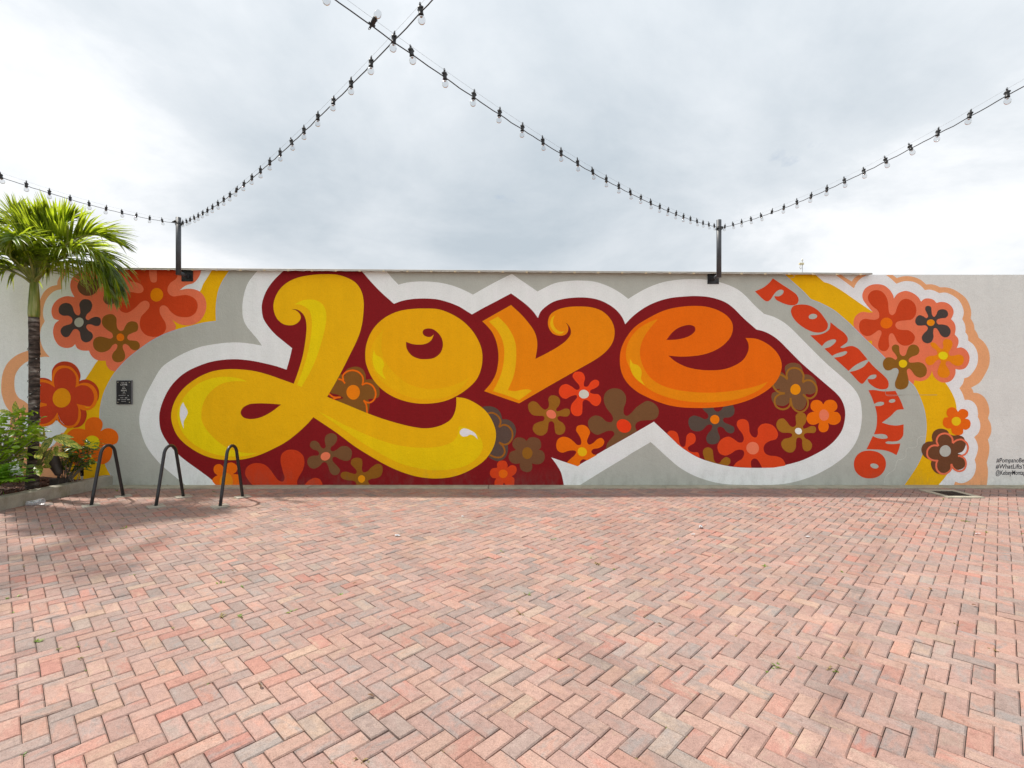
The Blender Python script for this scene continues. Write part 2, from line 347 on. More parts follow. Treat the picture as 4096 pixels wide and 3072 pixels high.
def paver_mat(name, per_object):
    m, nt, b = new_mat(name); L = nt.links.new
    if per_object:
        oi = nt.nodes.new('ShaderNodeObjectInfo'); wn = nt.nodes.new('ShaderNodeTexWhiteNoise'); wn.noise_dimensions = '3D'
        L(oi.outputs['Location'], wn.inputs[0]); rnd = wn.outputs['Color']
        tc = nt.nodes.new('ShaderNodeTexCoord'); loc = tc.outputs['Object']
    else:
        a = nt.nodes.new('ShaderNodeAttribute'); a.attribute_name = 'rnd'; rnd = a.outputs['Color']
        a2 = nt.nodes.new('ShaderNodeAttribute'); a2.attribute_name = 'local'; loc = a2.outputs['Vector']
    sp = nt.nodes.new('ShaderNodeSeparateColor'); L(rnd, sp.inputs[0])
    # streaks of blended pigment lie across each paver
    off = nt.nodes.new('ShaderNodeVectorMath'); off.operation = 'MULTIPLY_ADD'; L(rnd, off.inputs[0]); off.inputs[1].default_value = (37, 53, 71)
    st = nt.nodes.new('ShaderNodeMapping'); st.inputs['Scale'].default_value = (6.5, 15.0, 6); L(loc, st.inputs[0]); L(st.outputs[0], off.inputs[2])
    n1 = nt.nodes.new('ShaderNodeTexNoise'); n1.inputs['Scale'].default_value = 1.0; n1.inputs['Detail'].default_value = 5; n1.inputs['Roughness'].default_value = .62; n1.inputs['Distortion'].default_value = .6; L(off.outputs[0], n1.inputs['Vector'])
    # paver hue: most are pinkish buff, some greyer, some red, a few cream
    hue = ramp_on(nt, sp.outputs[0], [(0.0, (0.265, 0.206, 0.186)), (0.14, (0.295, 0.213, 0.190)), (0.32, (0.33, 0.217, 0.190)), (0.60, (0.345, 0.220, 0.188)), (0.80, (0.37, 0.245, 0.202)), (0.90, (0.362, 0.178, 0.146)), (0.96, (0.385, 0.275, 0.215)), (1.0, (0.245, 0.212, 0.20))])
    blend = ramp_on(nt, sp.outputs[1], [(0.0, (0.225, 0.210, 0.206)), (0.30, (0.285, 0.24, 0.222)), (0.45, (0.39, 0.265, 0.215)), (0.66, (0.40, 0.182, 0.145)), (0.84, (0.41, 0.30, 0.23)), (1.0, (0.215, 0.205, 0.205))])
    k = ramp_on(nt, n1.outputs['Fac'], [(0.46, (0, 0, 0)), (0.64, (.72, .72, .72))])
    c = mix_rgb(nt, 'MIX', k, hue, blend)
    br = ramp_on(nt, sp.outputs[2], [(0.0, (.93, .92, .905)), (1.0, (1.10, 1.09, 1.07))]); c = mix_rgb(nt, 'MULTIPLY', 1.0, c, br)
    grain = ramp_on(nt, noise_on(nt, 330, 2, .6), [(0.30, (.72, .72, .72)), (0.5, (1, 1, 1)), (0.68, (1.14, 1.14, 1.14)), (0.76, (1.5, 1.45, 1.4))]); c = mix_rgb(nt, 'MULTIPLY', .85, c, grain)
    stain = ramp_on(nt, noise_on(nt, 1.3, 6, .65), [(0.36, (.84, .84, .84)), (0.6, (1.04, 1.04, 1.04))]); c = mix_rgb(nt, 'MULTIPLY', .75, c, stain)
    spk = ramp_on(nt, noise_on(nt, 150, 2, .65), [(0.30, (.78, .77, .76)), (0.5, (1, 1, 1)), (0.70, (1.16, 1.15, 1.14))]); c = mix_rgb(nt, 'MULTIPLY', 1.0, c, spk)
    mott = ramp_on(nt, noise_on(nt, 26, 5, .7), [(0.32, (.82, .81, .80)), (0.5, (1, 1, 1)), (0.68, (1.10, 1.10, 1.10))]); c = mix_rgb(nt, 'MULTIPLY', .9, c, mott)
    pit_dark = ramp_on(nt, noise_on(nt, 85, 2, .5), [(0.26, (.55, .5, .46)), (0.34, (1, 1, 1))]); c = mix_rgb(nt, 'MULTIPLY', .7, c, pit_dark)
    L(c, b.inputs['Base Color']); b.inputs['Roughness'].default_value = 0.82; b.inputs['Specular IOR Level'].default_value = 0.3
    bump_on(nt, b, [(noise_on(nt, 55, 3, .6), .45, .002), (noise_on(nt, 330, 2, .6), .6, .0016)]); return m
PAV_ONE = paver_mat('paver_single', True); PAV_ALL = paver_mat('paver_field', False)

W = 0.097; ANG = R(45.8); GAP = 0.0036
CA, SA = math.cos(ANG), math.sin(ANG)
ANCH = Vector((-0.226, 2.374)) - Vector(((1.0 * CA - .5 * SA), (1.0 * SA + .5 * CA))) * W
def kerb_x(Y): return -6.66 - (8.38 - Y) * 0.108
def undul(x, y): return 0.004 * math.sin(x * 1.3 + .6 * y) + 0.003 * math.sin(y * 2.1 - x * .7 + 1.0)
paving = MB(); paving.v = [Vector(p) for p in ((-14, -4, -.016), (14, -4, -.016), (14, 8.5, -.016), (-14, 8.5, -.016))]; paving.face([0, 1, 2, 3])
PAVING = tag(paving.build('brick_paving', SAND), kind='structure')

hl, hw = W - GAP / 2, W / 2 - GAP / 2
def paver_verts(jit):
    c = 0.0055; out = []
    for (ix, iz) in ((c + .001, 0.0), (0.0, -c), (0.0, -.03)):
        for sx, sy in ((-1, -1), (1, -1), (1, 1), (-1, 1)):
            out.append(Vector((sx * (hl - ix) + jit() * .0009, sy * (hw - ix) + jit() * .0009, iz)))
    return out
PFACES = [[0, 1, 2, 3]] + [[4 + i, 4 + (i + 1) % 4, (i + 1) % 4, i] for i in range(4)] + [[8 + i, 8 + (i + 1) % 4, 4 + (i + 1) % 4, 4 + i] for i in range(4)]
rp = random.Random(11)
cells = []
for i in range(-150, 151):
    for j in range(-150, 151):
        k = (i + j) % 4
        if k == 0: lx, ly, rot = i + 1.0, j + .5, ANG
        elif k == 2: lx, ly, rot = i + .5, j + 1.0, ANG + math.pi / 2
        else: continue
        x = ANCH.x + (lx * CA - ly * SA) * W; y = ANCH.y + (lx * SA + ly * CA) * W
        if not (-9.6 < x < 10.5 and -0.6 < y < 8.34): continue
        if y > 1.9 and x < kerb_x(y) - .06: continue
        cells.append((x, y, rot))
vis = [c for c in cells if c[1] > 1.9 and abs(c[0]) < 1.03 * c[1] + .05]
vis.sort(key=lambda c: c[1] * c[1] + c[0] * c[0] * .6)
near = set(vis[:300])
# a few shared shapes for the pavers one can pick apart
shapes = []
for q in range(6):
    me = bpy.data.meshes.new('paver'); me.from_pydata([tuple(v) for v in paver_verts(lambda: rp.uniform(-1, 1))], [], PFACES); me.materials.append(PAV_ONE); shapes.append(me)
fv, ff, frnd, floc = [], [], [], []
for c in cells:
    x, y, rot = c
    z = undul(x, y) + rp.gauss(0, .0014); tx, ty = rp.gauss(0, .009), rp.gauss(0, .014); rr = rot + rp.gauss(0, .006) + (math.pi if rp.random() < .5 else 0)
    if c in near:
        o = link('paver', rp.choice(shapes), PAVING, (x, y, z)); o.rotation_euler = (tx, ty, rr); continue
    M = Matrix.Translation((x, y, z)) @ Matrix.Rotation(rr, 4, 'Z') @ Matrix.Rotation(ty, 4, 'Y') @ Matrix.Rotation(tx, 4, 'X')
    b = len(fv); rnd = (rp.random(), rp.random(), rp.random())
    for v in paver_verts(lambda: rp.uniform(-1, 1)):
        fv.append(tuple(M @ v)); floc.extend(v); frnd.extend((*rnd, 1.0))
    ff += [[b + k for k in f] for f in PFACES]
me = bpy.data.meshes.new('paver_field'); me.from_pydata(fv, [], ff); me.materials.append(PAV_ALL)
a = me.attributes.new('rnd', 'FLOAT_COLOR', 'POINT'); a.data.foreach_set('color', frnd)
a = me.attributes.new('local', 'FLOAT_VECTOR', 'POINT'); a.data.foreach_set('vector', floc)
tag(link('paver_field', me, PAVING), 'remaining red blend pavers laid in herringbone', kind='stuff')

# concrete strip between the paving and the wall, in slabs
CONC = concrete('weathered_concrete', (0.42, 0.385, 0.29)); CONCK = concrete('kerb_concrete', (0.40, 0.375, 0.31), True); PAD = concrete('footing_concrete', (0.40, 0.37, 0.31))
strip = MB(); strip.v = [Vector(p) for p in ((-6.75, 8.16, .0), (12, 8.16, .0), (12, 8.38, .0), (-6.75, 8.38, .0))]; strip.face([0, 1, 2, 3])
STRIP = tag(strip.build('concrete_strip', SAND), kind='structure')
xs = [-6.70, -3.32, -0.385, 2.50, 5.30, 8.2, 11.5]
for a_, b_ in zip(xs[:-1], xs[1:]):
    MB().bevbox((a_ + .004, 8.155, -.03), (b_ - .004, 8.38, .018), .006).build('slab', CONC, STRIP)

# planter: kerb, mulch
kb = MB(); N = 14
ys = [8.38 - (8.38 - 1.9) * i / N for i in range(N + 1)]
prof = [(0.0, -.05), (0.004, .165), (-.010, .180), (-.135, .182), (-.150, .168), (-.152, -.05)]
for i, y in enumerate(ys):
    w = 0.006 * math.sin(y * 3.1)
    for dx, z in prof: kb.v.append(Vector((kerb_x(y) + dx + w, y, z + (0.004 * math.sin(y * 2.2) if z > 0 else 0))))
n = len(prof)
for i in range(N):
    for k in range(n - 1): kb.face([i * n + k, i * n + k + 1, (i + 1) * n + k + 1, (i + 1) * n + k], sm=False)
kb.face([k for k in range(n)]); kb.face([N * n + k for k in range(n)][::-1])
KERB = tag(kb.build('planter_kerb', CONCK), 'low mossy concrete kerb round the planting bed left of the mural', 'kerb')

MULCH = simple('bark_mulch', (0.055, 0.024, 0.016), 0.95, 0, .6, 30, .012, 40)
mb = MB(); nx, ny = 40, 60; rm = random.Random(3)
for j in range(ny + 1):
    y = 1.9 + (8.38 - 1.9) * j / ny
    for i in range(nx + 1):
        x = kerb_x(y) - .12 - 4.5 * (i / nx) ** 1.4
        mb.v.append(Vector((x, y, .105 + .035 * math.sin(x * 2.3 + y) * math.sin(y * 1.7) + rm.uniform(-.012, .012) + .04 * min(1, (i / nx) * 6))))
for j in range(ny):
    for i in range(nx): a = j * (nx + 1) + i; mb.face([a, a + nx + 1, a + nx + 2, a + 1])
tag(mb.build('planting_bed', MULCH), kind='structure')
ch = MB(); chm = [simple('bark_chip_dark', (0.05, 0.02, 0.013), .9, 0, .4, 60), simple('bark_chip_red', (0.12, 0.04, 0.022), .9, 0, .4, 60), simple('bark_chip_pale', (0.23, 0.15, 0.09), .9, 0, .4, 60)]
for _ in range(3600):
    y = rm.uniform(5.6, 8.3); x = kerb_x(y) - .14 - 2.2 * rm.random() ** 1.6
    M = Matrix.Translation((x, y, .125 + .035 * math.sin(x * 2.3 + y) * math.sin(y * 1.7) + rm.uniform(-.005, .03))) @ Matrix.Rotation(rm.uniform(0, 6.3), 4, 'Z') @ Matrix.Rotation(rm.gauss(0, .35), 4, 'X') @ Matrix.Rotation(rm.gauss(0, .35), 4, 'Y')
    l, w2 = rm.uniform(.012, .045), rm.uniform(.004, .011); ch.m = rm.choice((0, 0, 0, 1, 1, 1, 2))
    ch.box((-l, -w2, -.003), (l, w2, .003), M)
tag(ch.build('mulch_chips', chm), 'red-brown bark mulch chips covering the planting bed', 'mulch', kind='stuff')

# ================================================================== the wall
PALE = paint((226, 234, 224))
wall = empty('mural_wall', (0, WALL_Y, 0))
tag(wall, 'long rendered wall painted with the big LOVE mural and orange flowers', 'wall')
XL, XR = -13.0, 13.0
wb = MB()
pts = [(XL, -.1), (XR, -.1), (XR, 3.523), (5.96, 3.523), (5.96, wall_top(5.95)), (XL, wall_top(XL))]
n = len(pts)
for y in (0.0, 0.3):
    for x, z in pts: wb.v.append(Vector((x, y, z)))
wb.face(list(range(n))); wb.face([n + k for k in range(n)][::-1])
for k in range(n): wb.face([k, n + k, n + (k + 1) % n, (k + 1) % n])
wb.build('wall_body', PALE, wall)
# sheet-metal roof edge that oversails the wall top
fl = MB()
def fl_pt(x, dy, dz): return Vector((x, dy, wall_top(min(x, 5.95)) + dz))
prof = [(0.02, 0.0), (-.075, -.012), (-.087, -.012), (-.087, .012), (-.075, .018), (0.9, .12), (0.9, .10), (0.02, .004)]
xs2 = [XL, -9, -6, -3, 0, 3, 5.95]; n = len(prof)
for x in xs2:
    for dy, dz in prof: fl.v.append(fl_pt(x, dy, dz))
for i in range(len(xs2) - 1):
    for k in range(n): k2 = (k + 1) % n; fl.face([i * n + k, i * n + k2, (i + 1) * n + k2, (i + 1) * n + k])
fl.face([k for k in range(n)][::-1]); fl.face([(len(xs2) - 1) * n + k for k in range(n)])
fl.build('roof_edge', METAL, wall)
rf = MB().box((XL, 0.9, 3.3), (5.95, 9.0, 3.62)); rf.build('roof', simple('roof_membrane', (0.5, 0.5, 0.48), .8), wall)

# ================================================================== the mural (paint on the wall, traced in wall coordinates)
TILE = {'A1': (0, 1060), 'A2': (0, 1400), 'B1': (600, 1060), 'B2': (600, 1400), 'C1': (1200, 1060), 'C2': (1200, 1400), 'D1': (1800, 1060), 'D2': (1800, 1400),
        'E1': (2400, 1060), 'E2': (2400, 1400), 'F1': (2900, 1060), 'F2': (2900, 1400), 'G1': (3296, 1060), 'G2': (3296, 1400)}
TS = 2.765
def parse(txt):
    """'A1 x,y x,y! ...' -> [(X, Z, corner)] on the wall; ! marks a sharp corner"""
    out = []; t = (0, 0)
    for w in txt.split():
        if w in TILE: t = TILE[w]; continue
        c = w.endswith('!'); x, y = w.rstrip('!').split(',')
        X, Z = on_wall(t[0] + float(x) / TS, t[1] + float(y) / TS); out.append((X, Z, c))
    return out
def catmull(p0, p1, p2, p3, t):
    def tj(ti, a, b): return ti + max(1e-5, math.hypot(b[0] - a[0], b[1] - a[1])) ** 0.5
    t0 = 0.0; t1 = tj(t0, p0, p1); t2 = tj(t1, p1, p2); t3 = tj(t2, p2, p3); tt = t1 + (t2 - t1) * t
    def lp(a, b, ta, tb): k = (tt - ta) / (tb - ta); return (a[0] + (b[0] - a[0]) * k, a[1] + (b[1] - a[1]) * k)
    a1 = lp(p0, p1, t0, t1); a2 = lp(p1, p2, t1, t2); a3 = lp(p2, p3, t2, t3)
    b1 = lp(a1, a2, t0, t2); b2 = lp(a2, a3, t1, t3); return lp(b1, b2, t1, t2)
def smooth(pts, closed=True, sub=6):
    n = len(pts); out = []
    for i in range(n if closed else n - 1):
        p1 = pts[i]; p2 = pts[(i + 1) % n]
        if p1[2] and p2[2]: out.append((p1[0], p1[1])); continue
        p0 = pts[(i - 1) % n] if (closed or i > 0) and not p1[2] else (2 * p1[0] - p2[0], 2 * p1[1] - p2[1])
        p3 = pts[(i + 2) % n] if (closed or i + 2 < n) and not p2[2] else (2 * p2[0] - p1[0], 2 * p2[1] - p1[1])
        for k in range(sub): out.append(catmull(p0, p1, p2, p3, k / sub))
    if not closed: out.append((pts[-1][0], pts[-1][1]))
    return out
STEP = 0.0006
def sheet(name, poly, rgb, layer, parent=None):
    v = []
    for X, Z in poly:
        Z = max(-.02, min(Z, wall_top(X) - .004))
        if not v or abs(v[-1][0] - X) + abs(v[-1][2] - Z) > 1e-4: v.append((X, -STEP * layer, Z))
    if abs(v[0][0] - v[-1][0]) + abs(v[0][2] - v[-1][2]) < 1e-4: v.pop()
    area = sum(v[i][0] * v[(i + 1) % len(v)][2] - v[(i + 1) % len(v)][0] * v[i][2] for i in range(len(v)))
    idx = list(range(len(v)))
    if area < 0: idx.reverse()
    me = bpy.data.meshes.new(name); me.from_pydata(v, [], [idx]); me.materials.append(paint(rgb)); me.update()
    return link(name, me, parent or wall)
def shape(name, txt, rgb, layer, parent=None): return sheet(name, smooth(parse(txt)), rgb, layer, parent)
def disc(name, tile, cx, cy, rx, ry, rgb, layer, parent=None, rot=0):
    t = TILE[tile]; pts = []; jr = random.Random(int(cx + cy)); ph = jr.uniform(0, 6)
    for k in range(44):
        a = 2 * math.pi * k / 44; w = 1 + .018 * math.sin(2 * a + ph) + .012 * math.sin(3 * a + ph * 2)
        x, y = rx * w * math.cos(a), ry * w * math.sin(a); c, s = math.cos(R(rot)), math.sin(R(rot))
        pts.append(on_wall(t[0] + (cx + x * c - y * s) / TS, t[1] + (cy + x * s + y * c) / TS))
    return sheet(name, pts, rgb, layer, parent)
def stroke(name, txt, width, rgb, layer, parent=None):
    """painted lines: one ribbon for each '|' separated run"""
    m = MB(); hw_ = width / TS / PXM / 2
    for run in txt.split('|'):
        p = smooth(parse(run), False, 6); nn = len(p); b = len(m.v)
        for i in range(nn):
            a, c = p[max(0, i - 1)], p[min(nn - 1, i + 1)]; dx, dz = c[0] - a[0], c[1] - a[1]; l = math.hypot(dx, dz) or 1
            nx_, nz_ = -dz / l * hw_, dx / l * hw_
            for s in (1, -1): m.v.append(Vector((p[i][0] + nx_ * s, -STEP * layer - 1e-5 * len(m.f), min(p[i][1] + nz_ * s, wall_top(p[i][0]) - .004))))
        for i in range(nn - 1): m.face([b + 2 * i, b + 2 * i + 1, b + 2 * i + 3, b + 2 * i + 2][::-1])
    return m.build(name, paint(rgb), parent or wall)

WHITE = (220, 225, 227); CLOUD = (212, 219, 220); GREY = (154, 157, 149); MAROON = (111, 18, 22); PEACH = (222, 158, 112); YEL = (228, 172, 4)
SALMON = (220, 112, 78); RED = (176, 58, 22); CHAR = (64, 56, 52); BROWN = (96, 66, 40); OLIVE = (120, 80, 22); ORG = (248, 128, 8); BLUE = (150, 162, 176)
LY, LYH = (230, 174, 6), (234, 202, 4)

shape('painted_field', 'G1 0,60! 2400,60! 7000,60! G2 7000,1510! 1000,1510! 0,1510!', (192, 193, 189), .5)
# --- left flower cloud
shape('painted_band', 'A1 690,50! 668,115 640,170 632,222! 560,240 490,295 450,370 430,450 415,560 405,640! 390,720 380,800 370,880 345,940! 285,955 180,1000 80,1090 30,1200 15,1320 20,1430 60,1550 125,1640! A2 115,760 110,850 120,960 150,1060 200,1200 260,1380 300,1510! 760,1510! A1 900,600! 900,50!', PEACH, 1)
shape('painted_cloud', 'A1 765,50! 715,120 690,180 688,265! 600,290 520,370 482,470 478,560 495,622! 455,700 445,790 460,880 500,960 550,1018! 480,1015 380,1040 290,1075 215,1140 170,1220 160,1300 170,1400 210,1470 275,1510 A2 340,640 300,720! 240,800 220,870 260,940 400,1000 520,1085 590,1055 640,985 677,918! 780,900! A1 1100,1060! B1 600,600! 720,40!', CLOUD, 2)
shape('painted_band', 'B1 690,50! 640,130 590,210 545,300 A1 1700,600 1400,800 1085,1055 1000,1180 930,1280 A2 820,460 780,780 730,880 705,920 690,1010 690,1090 715,1220 770,1340 860,1510! 1320,1510! A1 1320,1200! B1 900,640! 900,50!', YEL, 3)
shape('painted_cluster', 'A1 1000,45! 860,95 800,145 778,220 790,290 825,355! 740,345 650,375 590,440 570,515 595,590 655,612! 610,650 588,730 605,820 660,895 740,918 800,905 832,875! 855,920 910,945 985,948! 1010,1000 1060,1045 1110,1058 1170,1058! 1180,1110 1220,1160 1282,1182! 1500,1100! B1 300,780! 278,715! 288,680 270,640 245,605! 330,655 420,668 500,650 560,610 605,540 625,450 610,370 570,310 510,275 420,262 328,278! 400,225 480,200 530,150 560,90 562,45!', SALMON, 4)
fl1 = shape('painted_flower', 'A1 1300,45! 1650,45! 1650,95 1660,150 1675,185 1700,195 1730,185 1738,150 1735,95 1735,45! 1985,45! 1950,150 1890,195 1860,240 1855,290 1880,330 1920,347 1980,340 2060,332 2130,355 2175,400 2187,460 2165,525 2110,568 2030,578 1950,560 1890,515 1850,465 1820,448 1790,450 1768,475 1770,530 1800,590 1830,640 1838,700 1810,755 1750,790 1680,793 1610,770 1560,710 1547,640 1565,570 1610,520 1650,470 1655,430 1630,400 1600,395 1560,412 1500,470 1440,515 1395,530 1340,510 1305,440 1310,370 1370,320 1450,300 1530,312 1575,300 1590,270 1570,225 1520,195 1460,185 1400,150 1350,100', RED, 5)
disc('flower_center', 'A1', 1735, 330, 71, 74, (246, 142, 0), 6, fl1)
f = shape('painted_flower', 'A1 940,45! 990,60 1060,80 1100,120 1090,155 1040,160 960,150 890,170 858,230 875,290 930,335 990,340 1050,315 1090,260 1120,215 1155,205 1185,230 1180,280 1150,340 1145,390 1175,430 1215,438 1260,425 1285,370 1250,300 1235,240 1300,150 1300,45!', BROWN, 5)
disc('flower_center', 'A1', 1172, 155, 36, 36, (236, 200, 10), 6, f)
f = shape('painted_flower', 'A1 945,377 1000,395 1022,450 1000,510 960,550 950,590 975,610 1010,590 1060,573 1105,585 1118,625 1100,668 1060,675 1010,658 970,660 955,685 975,720 1015,750 1030,790 1000,840 945,855 905,830 890,780 880,735 850,710 815,715 790,750 760,790 720,798 685,770 672,725 695,685 740,665 785,650 803,620 795,585 760,562 700,560 660,535 650,490 670,445 720,420 775,430 805,465 820,515 845,550 875,555 890,530 885,480 880,430 905,390', CHAR, 5)
disc('flower_center', 'A1', 876, 634, 50, 54, (158, 162, 150), 6, f, 15)
f = shape('painted_flower', 'A1 1205,545 1255,550 1288,590 1290,650 1300,700 1330,728 1365,720 1385,680 1420,635 1470,623 1515,640 1530,690 1515,730 1470,750 1420,775 1408,805 1425,830 1470,835 1520,845 1548,885 1535,930 1500,945 1455,930 1420,890 1385,873 1362,885 1360,920 1380,970 1385,1020 1360,1060 1305,1076 1260,1060 1240,1015 1255,970 1290,930 1300,890 1285,872 1250,885 1215,930 1160,960 1105,963 1050,930 1030,870 1050,815 1105,792 1170,803 1225,815 1250,795 1240,755 1190,720 1140,670 1128,620 1150,570', OLIVE, 5)
disc('flower_center', 'A1', 1333, 800, 43, 43, (244, 124, 8), 6, f)
# --- grey field behind the lettering
GREYTXT = 'B1 895,45! 850,110 810,170 765,270 745,360 733,470 735,622! 600,640 420,685 285,720 150,770 0,850 A1 1540,935 1420,1030 1280,1180 1210,1290 1150,1420 1115,1560 1105,1660 A2 1108,800 1115,920 1135,1100 1170,1270 1232,1390! 1222,1510!'
GREYR = 'G2 870,1510! 960,1380 1030,1270 1080,1160 1115,1000 1128,880 1125,780 1100,640 1045,495 990,395 F1 2030,1280 1900,1150 1800,1060 1700,960 1560,830 1420,690 1300,580 1200,500 1060,425 945,380! 870,300 800,235 720,165 630,85!'
# --- right flower cloud
shape('painted_band', 'F1 1170,90! 1265,90! 1330,140 1402,182! 1430,145 1480,112 1530,85! 1800,85! 1860,115 1900,145! G1 860,128 930,123 1000,135 1070,165 1130,215! 1180,213 1230,222 1285,247! 1350,247 1420,265 1500,310 1570,370 1612,450 1628,530 1622,590! 1655,650 1665,712! 1695,760 1710,803! 1765,850 1815,930 1833,1020 1825,1110 1780,1210 1720,1300 1627,1357! 1645,1385 1653,1412! 1710,1420 1770,1460 1815,1540 1830,1620 G2 1830,690 1813,758! 1840,810 1852,880 1840,940 1813,990! 1828,1060 1825,1140 1800,1245! 1812,1320 1812,1400 1798,1510! 1400,1510! G1 1400,1300! 1200,700! F1 1425,420! 1150,320!', PEACH, 1)
shape('painted_cloud', 'F1 1000,85! 1185,85! 1300,165 1425,258! 1450,205 1500,150 1560,115 1610,85! 1740,85! 1820,140 1895,207! G1 860,185 920,177 1000,190 1070,230 1115,277! 1165,272 1220,285 1275,311! 1340,305 1410,330 1490,390 1530,460 1545,530 1528,598! 1555,650 1565,710 1562,742! 1590,785 1593,835! 1650,880 1690,950 1703,1030 1690,1110 1650,1180 1600,1235 1550,1252! 1535,1310 1497,1363! 1530,1420 1555,1492! 1600,1492 1650,1515 1690,1570 1703,1640 G2 1705,690 1700,740! 1722,790 1728,850 1705,920 1660,963! 1690,1020 1703,1080 1690,1150 1665,1215! 1680,1270 1670,1350 1630,1420 1560,1465 1500,1472 1450,1455! 1432,1510! 1000,1510! G1 800,900! F1 1000,400!', (220, 221, 225), 2)
shape('painted_band', 'F1 625,85! 1000,85! 1095,190! 1150,205 1260,265 1400,360 1530,450 1640,525 G1 900,800 1200,1150 1340,1300 1400,1390 1450,1500 1470,1620 G2 1475,750 1470,900 1450,1080 1420,1250 1350,1390 1250,1510! 800,1510! G1 800,1300! F1 900,500!', YEL, 3)
shape('painted_cluster', 'G1 541,524! 470,440 430,380 423,330 450,265 510,225 580,212 660,225 730,280 765,340 772,370! 810,320 860,295 910,287 980,310 1040,355 1072,405! 1110,375 1160,370 1210,385 1243,420! 1300,408 1370,425 1420,475 1432,530 1405,600! 1440,640 1455,700 1445,770! 1480,810 1487,860 1467,918! 1520,912 1575,945 1607,1010 1600,1080 1560,1140 1500,1158 1453,1150! 1450,1210 1410,1275 1345,1300 1280,1290 1220,1240 1198,1190 1193,1165! 1180,1210 1130,1265 1060,1285 997,1272! 995,1300 980,1335! 700,1150! 533,895! 528,838! 470,838! 450,830 380,760 335,690 325,640 345,570 400,525 440,518 490,526', SALMON, 4)
sheet('painted_field', smooth(parse(GREYTXT + ' ' + GREYR)), GREY, 6)
stroke('overspray_line', GREYTXT, 8, BLUE, 6.4)
stroke('overspray_line', GREYR, 8, BLUE, 6.4)
# left daisy and orange flower lie over the yellow band
f = shape('painted_flower', 'A2 575,270! 580,220 620,160 680,130 740,127 810,150 865,205 892,280 880,345! 920,328 980,330 1050,370 1090,430 1098,490 1080,560 1020,600! 940,640! 960,690 958,740 930,810 880,850 820,862! 700,780! 500,780! 380,760 330,690 360,620! 330,540 320,440 350,350 420,315 480,307 540,322 575,345!', (164, 52, 22), 7)
shape('petal_outline', 'A2 575,350! 578,290 600,220 650,180 720,172 790,190 840,240 870,300 875,375! 930,362 1000,375 1055,425 1083,500 1075,570 1040,630 980,665 920,665 890,650! 898,700 890,770 860,825 810,855 755,865 700,840 655,800 628,765! 590,810 530,840 460,848 400,830 360,780 360,700 400,650 425,620! 370,580 330,520 335,430 370,360 430,325 500,330 550,345', (226, 112, 10), 8, f)
shape('petal_face', 'A2 610,415! 600,360 605,290 635,235 690,202 750,202 805,235 840,290 845,350 835,415! 900,390 970,400 1020,445 1043,510 1035,570 1000,620 930,612 850,595! 868,640 870,700 860,770 820,825 770,838 715,830 660,780 645,715 637,690! 600,750 540,800 470,818 410,800 380,750 385,690 430,640 520,615! 520,595! 450,575 400,530 385,450 400,390 450,358 520,365 575,390', (170, 54, 22), 9, f)
shape('petal_glint', 'A2 650,713! 664,765 722,832! 672,782', CLOUD, 9.6, f)
shape('petal_glint', 'A2 925,606! 950,628 1005,632! 960,640', YEL, 9.6, f)
disc('flower_center', 'A2', 686, 530, 100, 107, (236, 148, 4), 10, f)
f = shape('painted_flower', 'A2 1040,742 1100,755 1135,800 1135,850 1115,898! 1170,868 1230,868 1290,905 1313,965 1295,1025 1245,1052! 1243,1090 1243,1150 1210,1225 1140,1262 1070,1240 1025,1180! 1000,1200 985,1240 930,1285 860,1290 810,1250 800,1180 785,1100! 740,1080 722,1000 750,920 810,875 880,868 945,880! 945,810 980,760', (214, 96, 12), 9)
disc('flower_center', 'A2', 1022, 1026, 82, 82, (232, 202, 14), 10, f)
# right cluster flowers
f = shape('painted_flower', 'G1 575,278 630,290 680,340 705,410 712,490 725,540 755,555 785,530 810,460 845,400 895,375 950,385 1000,430 1018,490 1010,550 970,600 900,612 830,620 795,640 787,670 810,705 860,718 930,722 980,755 1003,800 980,860 920,890 860,885 810,845 780,785 755,755 730,760 715,790 715,850 718,900 690,945 655,952 610,930 597,880 615,810 635,755 625,725 600,722 560,750 510,780 455,783 405,745 387,680 400,625 445,597 510,603 565,605 605,585 610,545 590,500 530,450 490,390 487,340 520,295', RED, 7)
disc('flower_center', 'G1', 688, 643, 67, 60, (232, 108, 4), 8, f)
f = shape('painted_flower', 'G1 1150,452 1180,465 1187,510 1195,555 1215,575 1240,550 1260,505 1305,489 1355,505 1370,550 1345,582 1290,590 1250,605 1242,630 1260,655 1310,658 1365,675 1398,725 1380,785 1335,800 1295,780 1265,730 1240,700 1215,700 1205,740 1208,800 1185,850 1140,866 1095,845 1080,800 1105,755 1140,720 1145,690 1120,668 1075,670 1030,665 1008,630 1020,580 1055,555 1100,570 1130,588 1150,570 1135,530 1117,490 1125,460', CHAR, 7)
disc('flower_center', 'G1', 1178, 638, 43, 37, (244, 144, 8), 8, f)
f = shape('painted_flower', 'G1 785,880 825,895 830,940 840,985 870,1007 900,995 920,940 945,895 990,880 1035,900 1053,950 1030,990 970,1015 935,1045 940,1075 980,1080 1050,1075 1105,1100 1135,1155 1120,1220 1060,1245 1005,1220 965,1165 935,1145 915,1165 925,1230 935,1300 910,1355 850,1378 795,1360 782,1310 805,1240 823,1180 810,1145 770,1143 725,1165 680,1160 650,1110 655,1060 690,1025 745,1025 790,1048 808,1030 790,990 755,945 750,905', OLIVE, 7)
disc('flower_center', 'G1', 871, 1091, 47, 43, (240, 196, 6), 8, f)
